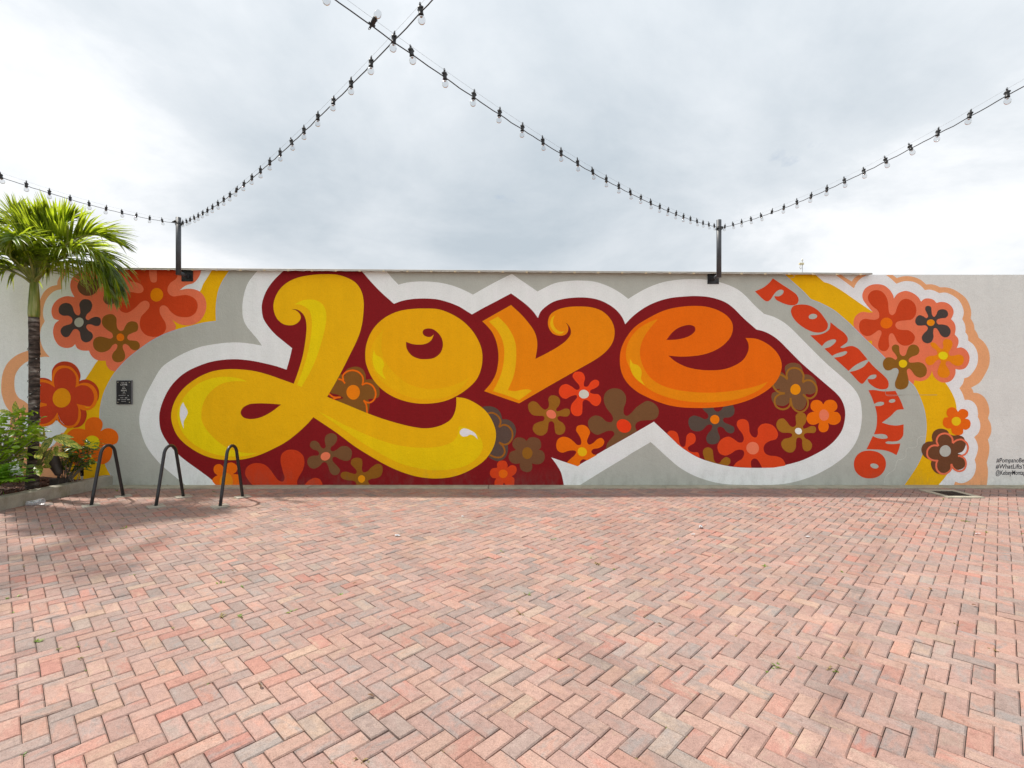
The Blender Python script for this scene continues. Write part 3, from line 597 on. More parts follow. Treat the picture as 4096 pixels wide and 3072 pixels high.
f = shape('painted_flower', 'G1 1365,820 1405,835 1420,875 1400,930 1378,965 1390,1000 1430,1002 1490,990 1535,1010 1545,1050 1525,1100 1475,1117 1420,1095 1380,1065 1350,1070 1345,1100 1375,1150 1390,1200 1365,1240 1320,1248 1270,1230 1253,1185 1270,1120 1290,1070 1275,1045 1245,1055 1200,1100 1155,1108 1120,1070 1125,1030 1165,1007 1225,1000 1250,985 1240,945 1190,905 1175,870 1195,855 1230,865 1275,915 1305,930 1318,905 1312,860 1330,825', (242, 138, 10), 7)
disc('flower_center', 'G1', 1315, 1002, 52, 45, (240, 214, 14), 8, f, 15)
f = shape('painted_flower', 'G2 1480,683! 1510,655 1555,655 1590,685 1590,730 1557,758! 1600,770 1620,810 1605,860 1565,883 1537,875! 1535,920 1500,942 1455,940 1415,915 1405,868! 1360,865 1320,835 1312,790 1330,750 1372,742! 1353,705 1365,655 1405,633 1450,645', (222, 98, 10), 7)
disc('flower_center', 'G2', 1460, 788, 50, 50, (238, 196, 20), 8, f)
f = shape('painted_flower', 'G2 1190,960 1210,905 1260,873 1320,873 1365,895 1382,930! 1430,945 1490,943 1540,965 1560,1010 1565,1050 1530,1120 1475,1145! 1530,1165 1560,1230 1550,1290 1510,1320 1450,1322 1415,1300! 1370,1340 1300,1370 1240,1360 1195,1310 1180,1250 1200,1208! 1150,1205 1100,1170 1075,1110 1090,1050 1140,1015 1200,1010!', (94, 58, 36), 7)
stroke('petal_outline', 'G2 1265,1060 1243,1010 1260,955 1310,925 1370,930 1415,975 1422,1030|G2 1422,1030 1460,1000 1520,990 1575,1030 1590,1090 1560,1150 1510,1170 1480,1172|G2 1500,1172 1550,1200 1568,1260 1545,1320 1490,1340 1430,1310 1405,1260|G2 1405,1260 1400,1320 1350,1365 1290,1365 1245,1320 1240,1250 1255,1215|G2 1250,1225 1190,1215 1145,1180 1138,1120 1165,1075 1210,1055 1260,1058', 20, (224, 110, 78), 8, f)
disc('flower_center', 'G2', 1338, 1117, 62, 64, (160, 160, 152), 9, f)

# --- white and maroon halo of the word
shape('painted_halo', 'B1 1205,45! 1150,110 1090,190 1050,290 1028,400 1022,480 1030,580 1060,660 1120,740 1180,810 1240,893! 1130,872 1000,858 870,858 720,875 560,905 400,965 250,1045 130,1135 A1 1670,1330 1600,1470 1560,1590 1545,1660 A2 1545,820 1570,930 1610,1040 1680,1150 1780,1265 1900,1370 2000,1450 2070,1510! D2 1410,1510! 1700,1330! 2000,1150! E2 300,1170! 560,1018! 640,1090 760,1200 880,1300 1030,1385 1180,1440 1330,1475 1500,1490 F2 150,1490 330,1497 500,1492 650,1480 800,1450 1000,1380 1200,1270 1350,1150 1440,1030 1490,900 1512,760 1510,660 1495,560 1455,470 1390,390 1270,280 1100,130 F1 850,820 740,710 650,635 540,575 430,540! 330,450 230,345 160,285 80,240 E1 1320,190 1150,160 1000,157 850,165 680,195 520,255 400,320 312,375! D1 1900,320 1820,270 1700,215 1580,182 1430,172 1280,180 1150,205 1040,255 967,293! 880,232 780,165 685,97! 500,190 350,272 255,328! C1 1840,290 1750,250 1640,215 1520,192 1400,183 1300,183 1180,195 1090,218! 1020,145 950,60! 940,45!', WHITE, 7)
shape('painted_halo', 'B1 1500,45! 1440,100 1380,160 1310,250 1265,340 1240,430 1238,500 1255,590 1310,680 1390,770 1480,845 1573,920! 1545,1040 1512,1157! 1400,1120 1280,1090 1120,1058 950,1042 800,1050 660,1075 520,1125 400,1185 300,1265 220,1360 160,1470 120,1580 105,1660 B2 115,860 150,950 210,1040 300,1140 420,1240 560,1340 690,1440 760,1510! D2 1262,1510! 1245,1420 1225,1350 1180,1270 1120,1188! 1260,1235 1407,1282! 1700,1110! 2000,940! E2 595,793! 700,890 800,985 880,1060 980,1130 1100,1195 1250,1245 1400,1280 1550,1298 1700,1303 F2 400,1303 520,1295 680,1268 850,1220 1000,1150 1120,1080 1220,990 1290,890 1320,790 1328,700 1315,620 1280,540 1220,470 1140,400 1000,280 850,150 F1 690,930 600,840 520,780 430,735 345,713! 200,585 90,475 E1 1380,410 1230,360 1080,344 950,348 780,365 620,410 480,480 360,570 278,655! D1 1910,590 1850,510 1760,440 1650,388 1530,363 1400,360 1270,373 1150,405 1060,460 1000,520 973,587! 920,515 850,445 760,375 675,315! 530,392! 380,470! 243,547! C1 1850,515 1760,460 1640,412 1520,381 1400,371 1250,376 1130,397 1040,430! 900,305 780,180 690,75 665,45!', MAROON, 8)

# --- flowers on the maroon
BR2 = (102, 70, 42)
f = shape('painted_flower', 'C2 510,225 570,192 630,185 690,210 725,270 728,328! 790,325 850,370 880,440 868,520 755,545! 770,600 755,710! 600,710! 380,560! 480,530 420,495! 340,470 350,440 400,330 450,270 500,290!', (112, 72, 26), 9)
stroke('petal_outline', 'C2 425,320 470,335 500,370|C2 482,335 475,290 510,245 580,225 650,245 695,300 697,365 688,388|C2 688,388 730,368 790,385 830,440 838,500 815,555 770,582 730,575 706,555|C2 706,555 735,610 743,700|C2 322,485 370,520 452,523|C2 365,545 400,530 452,523', 19, (250, 112, 12), 10, f)
disc('flower_center', 'C2', 590, 467, 76, 80, (250, 134, 10), 11, f)
f = shape('painted_flower', 'C2 350,920 400,940 412,985 385,1040 345,1075 340,1105 365,1120 410,1100 460,1065 520,1065 565,1100 575,1150 550,1215 500,1225 440,1205 390,1180 362,1190 365,1230 410,1280 443,1325 425,1370 375,1383 335,1350 315,1290 290,1245 260,1240 220,1280 165,1310 115,1300 83,1250 95,1195 140,1170 200,1165 215,1145 195,1115 140,1095 112,1060 125,1015 165,1003 205,1025 235,1075 265,1090 285,1070 275,1000 290,945', BR2, 9)
disc('flower_center', 'C2', 283, 1175, 54, 46, (232, 120, 84), 10, f, -25)
f = shape('painted_flower', 'C2 635,1190 680,1205 692,1250 685,1310 700,1350 740,1345 800,1290 860,1258 905,1275 915,1325 895,1390 850,1415 790,1425 755,1445 765,1475 800,1510! 625,1510! 620,1465 590,1445 530,1440 470,1420 450,1385 465,1355 510,1345 570,1362 615,1370 630,1340 600,1300 565,1260 575,1210', (122, 78, 20), 9)
disc('flower_center', 'C2', 682, 1425, 40, 41, (244, 152, 10), 10, f)
f = shape('painted_flower', 'B2 1150,1510! 1090,1440 1055,1370 1070,1300 1130,1258 1200,1250 1270,1268 1330,1320 1380,1390 1430,1445 1470,1453 1490,1420 1470,1340 1445,1220 1460,1150 1510,1110 1570,1101 1640,1118 1695,1170 1710,1240 1690,1330 1650,1400 1628,1460 1640,1510!', (172, 52, 20), 9)
shape('petal', 'B2 1695,1510! 1760,1440 1830,1413 1880,1430 1905,1470 1912,1510!', (172, 52, 20), 9, f)
f = shape('painted_flower', 'B2 690,1440 720,1400 750,1385! 715,1355 705,1310 730,1270 775,1262 810,1290 830,1330! 840,1270 890,1243 945,1260 968,1300 955,1345 920,1372! 970,1375 1000,1400 1010,1450 1005,1510! 745,1510!', (226, 104, 6), 9)
disc('flower_center', 'B2', 845, 1455, 74, 94, (224, 134, 8), 10, f)
f = shape('painted_flower', 'D2 350,640 440,622 520,650 560,700 578,765! 640,770 700,810 730,880 720,950 690,1000 640,1050! 640,1120 610,1190 540,1230 470,1210 430,1180 400,1000 350,800', (78, 62, 54), 9)
stroke('petal_outline', 'D2 415,700 470,695 530,730 560,790 543,852|D2 543,852 590,828 640,840 685,895 688,970 650,1030 600,1045 543,1020|D2 543,1020 590,1070 605,1130 570,1180 510,1187 440,1160', 19, (136, 82, 24), 10, f)
f = shape('painted_flower', 'D2 1425,238 1470,255 1493,310 1480,370 1485,400 1520,403 1560,350 1605,328 1645,345 1645,390 1600,425 1555,445 1550,470 1590,485 1640,490 1670,530 1660,590 1620,620 1575,605 1535,565 1495,550 1470,570 1465,640 1455,710 1415,732 1360,715 1335,665 1345,600 1385,550 1405,520 1395,500 1340,510 1280,540 1230,520 1203,465 1225,400 1285,377 1340,400 1400,440 1430,430 1430,395 1385,340 1355,290 1375,250', (202, 60, 22), 9)
disc('flower_center', 'D2', 1480, 488, 56, 48, (184, 184, 172), 10, f, 10)
f = shape('painted_flower', 'D2 1150,502 1200,525 1218,570 1200,620 1175,650 1180,675 1220,670 1270,648 1315,655 1327,690 1305,730 1260,735 1210,730 1187,745 1200,775 1250,810 1275,860 1260,915 1210,938 1170,920 1158,870 1150,810 1125,787 1095,800 1085,850 1070,910 1020,945 960,935 915,880 930,825 985,795 1035,780 1045,750 1030,730 980,728 910,715 870,660 868,600 910,567 960,580 1005,630 1050,660 1085,640 1095,600 1088,540 1110,508', (132, 86, 24), 9)
disc('flower_center', 'D2', 1120, 710, 58, 45, (240, 122, 90), 10, f, 35)
f = shape('painted_flower', 'D2 1455,828 1510,845 1548,905 1530,960 1515,1010 1535,1045 1580,1030 1630,985 1675,973 1705,1010 1690,1055 1640,1085 1585,1095 1563,1120 1580,1150 1625,1160! 1520,1220! 1470,1208 1440,1235 1437,1270! 1410,1285! 1290,1245! 1330,1205 1380,1160 1395,1125 1370,1110 1310,1115 1240,1135 1190,1110 1174,1050 1195,985 1245,960 1310,970 1365,1010 1410,1050 1445,1045 1450,1000 1425,940 1395,890 1405,845', (242, 112, 4), 9)
disc('flower_center', 'D2', 1462, 1125, 52, 50, (234, 180, 16), 10, f, 30)
f = shape('painted_flower', 'D2 1825,424 1890,440 1940,500 1945,570 1920,650 1925,710 1955,728 2000,700 2060,635 2140,580 E2 520,563 590,585 640,640 648,700 625,750 580,772 500,778 440,785 400,810 390,850 408,895! D2 1722,1095! 1740,1030 1790,970 1818,930 1800,898 1750,893 1690,915 1630,937 1560,900 1527,830 1535,770 1600,725 1670,740 1730,790 1780,798 1803,770 1790,720 1730,640 1700,560 1715,480 1765,435', BR2, 9)
disc('flower_center', 'D2', 1922, 840, 86, 70, (206, 54, 18), 10, f, 30)
f = shape('painted_flower', 'D2 845,1005! 880,970 930,965 985,985 1008,1035 1000,1085 978,1103! 1020,1115 1047,1160 1035,1230 985,1262 930,1260 908,1252! 908,1310 880,1345 835,1347 790,1325 770,1275 775,1252! 720,1258 670,1235 648,1185 670,1130 728,1105! 695,1065 693,1015 730,972 785,968 825,985', (100, 66, 42), 9)
disc('flower_center', 'D2', 855, 1140, 58, 64, (128, 84, 24), 10, f)
f = shape('painted_flower', 'D2 575,1222 615,1230 637,1268 635,1300! 680,1273 725,1285 738,1330 715,1375 683,1395! 710,1420 712,1470 705,1510! 625,1510! 597,1465! 572,1510! 495,1510! 492,1460 510,1420! 465,1410 440,1365 460,1315 522,1300! 522,1255 545,1228', (184, 56, 20), 9)
disc('flower_center', 'D2', 588, 1368, 50, 46, (236, 104, 10), 10, f)
f = shape('painted_flower', 'E2 1100,600! 1460,590! 1487,660 1475,715 1430,745 1375,750 1358,770 1375,800 1430,825 1480,855 1482,900 1450,922 1400,905 1360,860 1320,848 1298,865 1305,910 1325,970 1300,1025 1250,1043 1195,1030 1173,985 1190,930 1230,880 1240,840 1220,822 1180,835 1130,885 1070,900 1010,880 978,820 985,755 1035,725 1100,740 1165,765 1195,745 1190,710 1150,670', (76, 64, 56), 9)
shape('petal_gap', 'E2 1250,610! 1262,660 1297,682 1335,665 1372,610!', MAROON, 9.6, f)
disc('flower_center', 'E2', 1268, 768, 52, 50, (250, 128, 8), 10, f)
f = shape('painted_flower', 'E2 1580,763 1630,785 1648,840 1655,910 1690,960 1725,965 1743,930 1745,870 1780,825 1840,812 1910,835 1955,890 1967,940 1945,985 1880,1005 1830,1035 1807,1085 1825,1140 1870,1165 1950,1175 2010,1200 2045,1250 2048,1278! 1920,1300! 1790,1303! 1770,1260 1735,1210 1700,1200 1672,1225 1668,1260 1675,1303! 1470,1288! 1510,1240 1570,1200 1592,1150 1585,1115 1550,1102 1500,1110 1440,1150 1380,1167 1320,1140 1297,1075 1320,1010 1370,970 1425,958 1480,985 1530,1020 1570,1020 1588,990 1575,930 1530,870 1510,820 1525,780', (190, 60, 22), 9)
disc('flower_center', 'E2', 1687, 1085, 71, 68, (232, 122, 88), 10, f)
shape('painted_flower', 'E2 740,920! 765,895 810,893 850,915 868,960 880,1030 905,1068 935,1065 950,1000 958,945 1000,915 1045,935 1058,990 1040,1030 990,1060 970,1085 985,1115 1030,1130 1080,1132 1098,1165 1100,1195! 980,1130! 880,1060! 800,985!', (190, 58, 22), 9)
shape('painted_flower', 'E2 1160,1216! 1145,1170 1137,1120 1160,1085 1200,1077 1240,1100 1250,1150 1258,1210 1280,1245 1320,1248 1350,1210 1395,1183 1435,1205 1440,1245 1410,1280! 1250,1245!', (134, 88, 22), 9)
f = shape('painted_flower', 'F2 660,220 665,180 710,148 770,142 830,165 855,215 855,275! 910,270 970,300 1005,350 1010,400 1000,460 950,490 890,485! 900,545 890,610 850,660 800,660 750,630 725,560! 700,590 650,618 590,612 540,590 513,540 520,480 560,460 610,432! 550,428 515,380 540,330 600,245 640,255 685,310!', (104, 72, 46), 9)
stroke('petal_outline', 'F2 605,270 650,290 690,325|F2 686,325 680,260 710,212 770,198 830,220 865,275 858,355|F2 855,358 900,335 960,345 1005,400 1010,460 985,510 940,535 890,520 860,490|F2 862,492 905,540 915,600 890,655 840,685 790,675 745,630 725,560 722,530|F2 722,550 715,610 680,645 625,655 565,625 545,565 560,520 600,490 660,480|F2 660,480 590,465 545,425 525,390', 21, (138, 92, 28), 10, f)
disc('flower_center', 'F2', 777, 436, 57, 60, (246, 148, 6), 11, f)
f = shape('painted_flower', 'F2 1085,602! 1110,565 1155,550 1205,560 1238,605 1235,650 1200,682! 1245,690 1277,735 1270,790 1220,825 1165,822 1138,805! 1145,855 1125,895 1085,910 1045,895 1030,855 1038,805! 985,827 930,815 900,765 915,710 960,685 985,683! 950,650 945,600 970,562 1020,552 1062,570', (248, 116, 4), 10)
disc('flower_center', 'F2', 1092, 720, 54, 62, (222, 118, 86), 11, f, -15)
f = shape('painted_flower', 'F2 840,692 880,705 900,755 885,810 860,845 865,868 900,862 955,840 995,850 1005,885 985,915 940,917 890,920 870,940 885,975 930,1000 960,1045 945,1100 900,1120 865,1100 852,1050 848,990 825,968 795,975 783,1020 780,1080 745,1128 690,1130 635,1085 620,1030 650,985 710,970 740,950 735,925 700,915 630,912 585,880 565,820 590,770 640,757 680,790 720,840 760,850 783,825 780,770 780,725 805,698', (140, 94, 26), 11)
disc('flower_center', 'F2', 810, 896, 39, 35, (206, 208, 202), 12, f, 30)

# --- the word Love
L_ = shape('painted_letter', 'B1 1565,488! 1620,505 1660,545 1670,585 1650,625 1600,660 1550,668 1480,655 1420,610 1385,550 1367,470 1380,380 1430,280 1520,195 1640,140 1800,110 1950,102 C1 420,110 530,145 620,200 680,290 705,400 705,500 690,640 660,760 610,880 560,980 480,1140 400,1290 303,1458! C2 520,605 750,700 930,765 1100,815 1250,850 1380,866 1500,852 1600,815 1670,765 1710,695 1728,610 1730,522! 1820,533 1920,575 2030,650 2100,735 2150,840 2168,930 2155,1030 2110,1130 2040,1220 1930,1300 1790,1370 1640,1410 1480,1420 1300,1400 1130,1350 970,1280 800,1185 600,1060 400,910 150,743! B2 1740,820 1620,930 1500,1020 1350,1100 1200,1165 1050,1205 900,1217 740,1205 600,1165 470,1095 360,1010 290,920 250,820 237,730 250,640 290,540 360,440 450,360 560,290 700,235 850,213 1000,215 1150,232 1300,270 1450,322 1592,373! B1 1640,1180 1690,1010 1720,840 1733,700 1725,610 1700,550 1660,510 1620,492', LY, 12)
L_['label'] = 'yellow capital letter L of the painted word'
shape('letter_counter', 'B2 1452,603! 1330,593 1200,590 1100,600 1030,640 1005,690 1025,735 1080,760 1160,760 1250,735 1350,680', MAROON, 13, L_)
shape('letter_highlight', 'B2 1080,348! 980,312 880,297 780,297 660,320 550,365 440,450 360,550 315,650 305,730 325,830 370,920 450,1010 560,1085 680,1140 820,1172 950,1178 1080,1168 1190,1138! 1050,1135 900,1100 780,1030 680,940 610,850 578,780 572,700 590,600 640,500 720,420 820,365 940,345', LYH, 13, L_)
shape('letter_glint', 'B2 370,577! 390,620 415,665 420,700 400,745 378,790 375,868! 350,800 335,740 335,680 345,620', (222, 222, 230), 14, L_)
shape('letter_highlight', 'B1 1600,435! 1680,395 1770,382 1850,395 1910,435 1945,500 1953,580 1940,690 1900,850 1850,1010 1780,1170 1678,1350! 1628,1325! 1680,1190 1740,1000 1775,830 1792,680 1785,570 1760,500 1710,460 1660,440', LYH, 13, L_)
shape('letter_highlight', 'C2 205,680! 330,740 500,830 700,920 900,1000 1100,1055 1300,1078 1480,1075 1600,1052 1690,1010 1740,945 1757,842! 1830,855 1900,885 1970,940 2015,1010 2023,1070 2000,1140 1930,1220 1820,1285 1650,1320 1480,1330 1300,1305 1100,1250 900,1150 700,1030 500,890 350,785', (222, 186, 4), 13, L_)
shape('letter_glint', 'C2 1810,867 1880,885 1940,925 1968,988! 1920,945 1880,935 1845,953 1800,955 1772,930 1770,895', (222, 222, 230), 14, L_)
o_ = shape('painted_letter', 'C1 1380,482 1530,490 1670,540 1800,620 1900,720 1975,840 2010,940 2018,1040 2000,1160 1950,1270 1850,1370 1730,1450 1600,1505 1460,1530 1320,1532 1180,1510 1040,1460 920,1385 820,1280 760,1170 730,1080 723,980 735,880 780,760 850,660 960,570 1100,510 1240,487', (222, 160, 4), 12)
o_['label'] = 'amber round letter o of the painted word'
shape('letter_counter', 'C1 1173,850! 1240,873 1310,881 1390,872 1450,835 1482,768! 1450,793 1410,795 1370,775 1357,740 1375,713 1425,702 1480,715 1540,765 1575,830 1580,900 1555,970 1490,1025 1400,1042 1310,1035 1230,995 1180,920', MAROON, 13, o_)
shape('letter_highlight', 'C1 957,683! 920,740 905,830 905,930 930,1040 980,1120 1060,1210 1160,1290 1280,1345 1400,1368 1530,1365 1660,1340 1780,1295 1877,1242! 1800,1345 1700,1425 1580,1470 1450,1487 1310,1482 1170,1445 1040,1385 920,1300 830,1200 790,1090 780,980 800,890 850,800', (234, 176, 4), 13, o_)
shape('letter_glint', 'C1 820,935! 840,990 890,1020 920,1060 932,1105 915,1160 925,1210 957,1272! 890,1220 830,1150 805,1060 808,990', (236, 204, 4), 14, o_)
v_ = shape('painted_letter', 'D1 675,443! 780,540 860,630 930,730 960,820 965,900 945,1038! 1080,970 1200,900 1290,830 1335,760 1330,700 1305,660 1280,637! 1305,680 1305,730 1275,770 1215,783 1140,760 1095,700 1083,630 1110,550 1190,495 1310,465 1440,459 1570,470 1680,510 1760,580 1805,660 1820,750 1800,850 1740,940 1640,1025 1400,1165! 1100,1335! 765,1530! 560,1460 378,1395! 450,1310 505,1210 530,1100 535,980 515,860 470,750 410,675 357,623!', (244, 138, 4), 12)
v_['label'] = 'orange letter v of the painted word with a curled arm'
shape('letter_highlight', 'D1 430,625! 530,570! 620,660 690,770 725,870 733,980 725,1120 700,1240 640,1385! 720,1395 800,1378 860,1375 907,1390! 765,1495! 620,1440 475,1395! 530,1290 575,1170 597,1040 598,920 575,820 520,720', (232, 176, 12), 13, v_)
shape('letter_glint', 'D1 1160,555! 1140,610 1148,670 1180,715 1225,738 1268,732! 1235,760 1190,762 1140,725 1110,670 1110,620 1130,580', (232, 176, 12), 13, v_)
e_ = shape('painted_letter', 'E1 1070,453 1190,465 1300,500 1400,560 1455,630 1468,700 1445,790 1370,880 1260,950 1120,995 950,1013 850,1012 755,1002! 830,1065 950,1125 1080,1155 1230,1165 1380,1150 1500,1105 1580,1050 1625,980 1642,920 1635,860 1607,807! 1720,815 1820,855 1910,920 1975,1000 2005,1080 2005,1150 1970,1250 1890,1350 1760,1440 1600,1510 1400,1560 1200,1580 1050,1581 880,1572 720,1540 550,1475 400,1395 290,1290 235,1180 218,1060 230,940 280,820 380,690 530,590 720,500 900,462', (240, 108, 4), 12)
e_['label'] = 'deep orange letter e of the painted word'
shape('letter_counter', 'E1 733,830! 790,755 850,705 930,672 1000,665 1045,685 1050,725 1010,770 950,800 860,822', MAROON, 13, e_)
shape('letter_highlight', 'E1 643,595! 560,690 490,790 450,890 440,980 460,1080 500,1170 560,1250 660,1320 800,1370 980,1400 1200,1412 1400,1400 1600,1370 1740,1335 1857,1290! 1780,1365 1650,1435 1480,1490 1280,1515 1080,1518 900,1500 720,1455 560,1385 430,1280 340,1160 290,1040 290,930 330,820 420,710 530,640', (246, 142, 6), 13, e_)
shape('letter_glint', 'E1 330,1037! 365,1090 410,1105 450,1145 460,1200 453,1255 495,1333! 420,1280 360,1210 330,1120', (228, 178, 12), 14, e_)

# --- the word POMPANO running down the right
PR = (182, 56, 22)
def word(txt, lab, holes=()):
    p = shape('painted_letter', txt, PR, 8); p['label'] = lab
    for t, cx, cy, rx, ry, rot in holes: disc('letter_counter', t, cx, cy, rx, ry, GREY, 9, p, rot)
word('F1 527,147! 620,210 720,275 790,330 812,380 800,425 760,445 690,440 600,405 560,380 543,345! 600,345 640,315 645,285 620,273 580,285 540,325 500,385 470,402 440,395 330,293! 430,245 500,185', 'red-orange letter P heading the word Pompano')
word('F1 835,437 930,448 1030,505 1100,590 1137,660 1120,715 1060,745 980,742 880,700 790,630 740,560 728,500 755,455', 'red-orange first letter O in Pompano', [('F1', 970, 570, 47, 29, -10)])
word('F1 1165,633! 1240,695 1320,755 1355,810 1350,850 1300,890 1275,910 1300,918 1360,900 1410,897 1470,925 1530,990 1575,1045! 1500,1075 1430,1115 1365,1172! 1203,1025! 1290,1010 1335,985 1350,965 1335,953 1280,965 1220,985 1183,1005! 1097,925! 1160,905 1215,860 1227,835 1210,822 1160,830 1110,855 1070,898! 940,778! 1040,770 1110,745 1155,705', 'red-orange letter M in Pompano')
word('F1 1588,1062! 1650,1130 1740,1210 1795,1270 1808,1320 1795,1360 1750,1375 1680,1365 1620,1330 1585,1295 1575,1262! 1640,1260 1670,1240 1670,1215 1640,1212 1600,1225 1560,1270 1520,1312 1500,1310 1375,1182! 1450,1165 1530,1125', 'red-orange second letter P in Pompano')
word('F2 1583,445! 1640,442 1750,457 1883,452! 1940,560 1977,655! 1900,665 1830,730 1733,803! 1830,830 1900,835 1973,822! 1972,880 1965,950 1920,1000 1850,1012 1800,1010 1773,1020 1780,1032 1840,1040 1937,1033! 1920,1100 1895,1162! 1820,1125 1740,1105 1650,1100 1563,1097! 1600,1020 1633,952! 1690,975 1760,982 1797,970 1780,940 1730,928 1690,930 1645,932! 1665,880 1678,800 1675,700 1657,620! 1720,617 1755,600 1755,580 1720,572 1680,580 1648,597! 1620,520', 'red-orange joined letters A and N in Pompano', [('F2', 1846, 563, 36, 20, -8)])
word('F2 1600,1112 1700,1135 1760,1190 1778,1260 1755,1340 1690,1400 1600,1420 1510,1402 1445,1345 1423,1270 1440,1190 1500,1130', 'red-orange last letter O of Pompano', [('F2', 1650, 1282, 47, 26, 14)])
stroke('plaster_crack', 'G2 1125,950 1060,960 1035,985 1025,1060 1000,1080 920,1085 905,1110 900,1180 860,1210 815,1215 795,1260 775,1320 720,1360 680,1400 665,1475', 3.2, (182, 184, 176), 7.5)
stroke('plaster_crack', 'F1 1778,1370 1778,1437 2000,1437|G1 680,1437 1000,1437 1250,1437', 3, (138, 136, 126), 8.7)

# --- lettering written by hand
def text_mesh(name, body, size, X, Z, rgb, y, parent, align='LEFT', width=None, shear=0.0, ext=0.0):
    cu = bpy.data.curves.new(name, 'FONT'); cu.body = body; cu.size = size; cu.align_x = align; cu.shear = shear; cu.offset = ext
    t = bpy.data.objects.new(name, cu); COL.objects.link(t); bpy.context.view_layer.update()
    me = bpy.data.meshes.new_from_object(t.evaluated_get(bpy.context.evaluated_depsgraph_get()))
    bpy.data.objects.remove(t, do_unlink=True); bpy.data.curves.remove(cu)
    xs_ = [v.co.x for v in me.vertices]; k = 1.0
    if width: k = width / (max(xs_) - min(xs_))
    for v in me.vertices: v.co = Vector((X + v.co.x * k, y, Z + v.co.y))
    me.name = name; me.materials.clear(); me.materials.append(paint(rgb)); return link(name, me, parent)
INK = (34, 34, 44)
for body, tx, ty, wpx in (('#PompanoBea', 1905, 1243, 330), ('#WhatLiftsY', 1897, 1311, 338), ('@KelseyMontagu', 1895, 1380, 352)):
    X, Z = on_wall(3296 + tx / TS, 1400 + ty / TS)
    o = text_mesh('painted_lettering', body, 0.106, X, Z, INK, -STEP * 3, wall, width=wpx / TS / PXM, shear=.12, ext=.0012)
    o['label'] = 'black hand-lettered tag line beside the right edge of the mural'

# ================================================================== things on and by the wall
# plaque
pq = empty('plaque', (-6.450, WALL_Y, 1.562)); tag(pq, 'small black plaque with white lettering screwed to the grey part of the wall', 'plaque')
MB().bevbox((-.132, -.024, -.200), (.132, -.012, .200), .002).build('backing', simple('plaque_edge', (0.16, 0.16, 0.17), .3, 0, .1), pq)
MB().bevbox((-.124, -.029, -.194), (.120, -.0242, .190), .0015).build('plate', simple('plaque_black', (0.008, 0.008, 0.009), .25, 0, .1), pq)
for sx in (-1, 1):
    for sz in (-1, 1):
        MB().lathe([(0.009, -.004), (.009, .002), (.006, .0045)], 12, Matrix.Translation((sx * .096 - .002, -.031, sz * .166)) @ Matrix.Rotation(R(90), 4, 'X')).build('screw', STEEL, pq)
        MB().lathe([(0.006, 0), (.006, .028)], 8, Matrix.Translation((sx * .096 - .002, 0, sz * .166)) @ Matrix.Rotation(R(90), 4, 'X')).build('standoff', STEEL, pq)
WH = (205, 205, 200)
for body, size, z, wd in (('LEAD with', .022, .150, .100), ('LOVE', .036, .114, .108), ('ARTIST', .014, .084, .046), ('CEY', .030, .054, .055), ('ADAMS', .030, .020, .100), ('2026', .015, -.004, .036), ('Funded By:', .012, -.030, .062)):
    text_mesh('plaque_lettering', body, size, 0, z, WH, -.0295, pq, 'CENTER', wd)
for (x0, x1, z, hh) in ((-.088, .026, -.050, .006), (.062, .08, -.05, .012), (-.06, -.01, -.086, .008), (.018, .055, -.086, .012), (-.1, -.064, -.116, .012), (-.045, .036, -.116, .007), (.055, .098, -.116, .012), (-.045, .034, -.146, .007)):
    MB().box((x0, -.0297, z - hh), (x1, -.0294, z + hh * .2)).build('plaque_logo', simple('plaque_print', (0.33, 0.33, 0.32), .6), pq)

# posts that carry the festoon lights
def light_post(X, Z, Yp, ztop, lab):
    p = empty('light_post', (X, WALL_Y, Z)); tag(p, lab, 'post', 'bracket posts on the wall top carrying the string lights')
    bp = MB().bevbox((-.095, -.014, -.095), (.095, -.001, .095), .003).build('base_plate', BLACK, p)
    for sx in (-1, 1):
        for sz in (-1, 1): MB().lathe([(0.011, -.002), (.011, .007), (.006, .010), (.006, .014)], 6, Matrix.Translation((sx * .068, -.014, sz * .068)) @ Matrix.Rotation(R(90), 4, 'X'), sm=False).build('bolt', BLACK, bp)
    dy = Yp - WALL_Y
    MB().tube([(0, -.01, -.01), (0, dy + .03, .0)], .030, 16).build('arm', GUN, p)
    MB().tube([(0, -.012, -.01), (0, -.03, -.008)], .038, 16).build('weld_collar', GUN, p)
    MB().tube([(0, dy, -.036), (0, dy, ztop - Z)], .0385, 20).build('pipe', GUN, p)
    return p
light_post(-5.41, 3.505, 8.15, 4.40, 'dark bracket post with string lights nearest the palm')
light_post(3.352, 3.46, 8.14, 4.357, 'dark bracket post with string lights above the letter e')

# string lights: cable, support wire, sockets with clear globe bulbs
sock = MB()
sock.lathe([(.010, .014), (.0155, .011), (.0155, .003), (.0135, 0), (.0135, -.024), (.0150, -.026), (.0150, -.033), (.010, -.034)], 12)
sock.box((-.019, -.008, .001), (.019, .008, .010)); sock.box((-.004, -.005, .012), (.004, .005, .030))
sock.tube([(0.006 * math.cos(a * .7), 0, .034 + .007 * math.sin(a * .7)) for a in range(0, 10)], .002, 5)
SOCK = sock.mesh('socket', BLACKPL)
bl = MB(); bl.lathe([(.0095, 0), (.011, -.005), (.0160, -.010), (.0200, -.017), (.0218, -.027), (.0200, -.038), (.0145, -.046), (.006, -.0497), (.001, -.050)], 14, cap=False)
BULB = bl.mesh('bulb', GLASS)
fi = MB(); fi.lathe([(.0070, .0), (.0080, -.009), (.0055, -.012)], 10); BCAP = fi.mesh('bulb_stem', simple('bulb_stem_cream', (0.45, 0.33, 0.24), .5))
rs = random.Random(21)
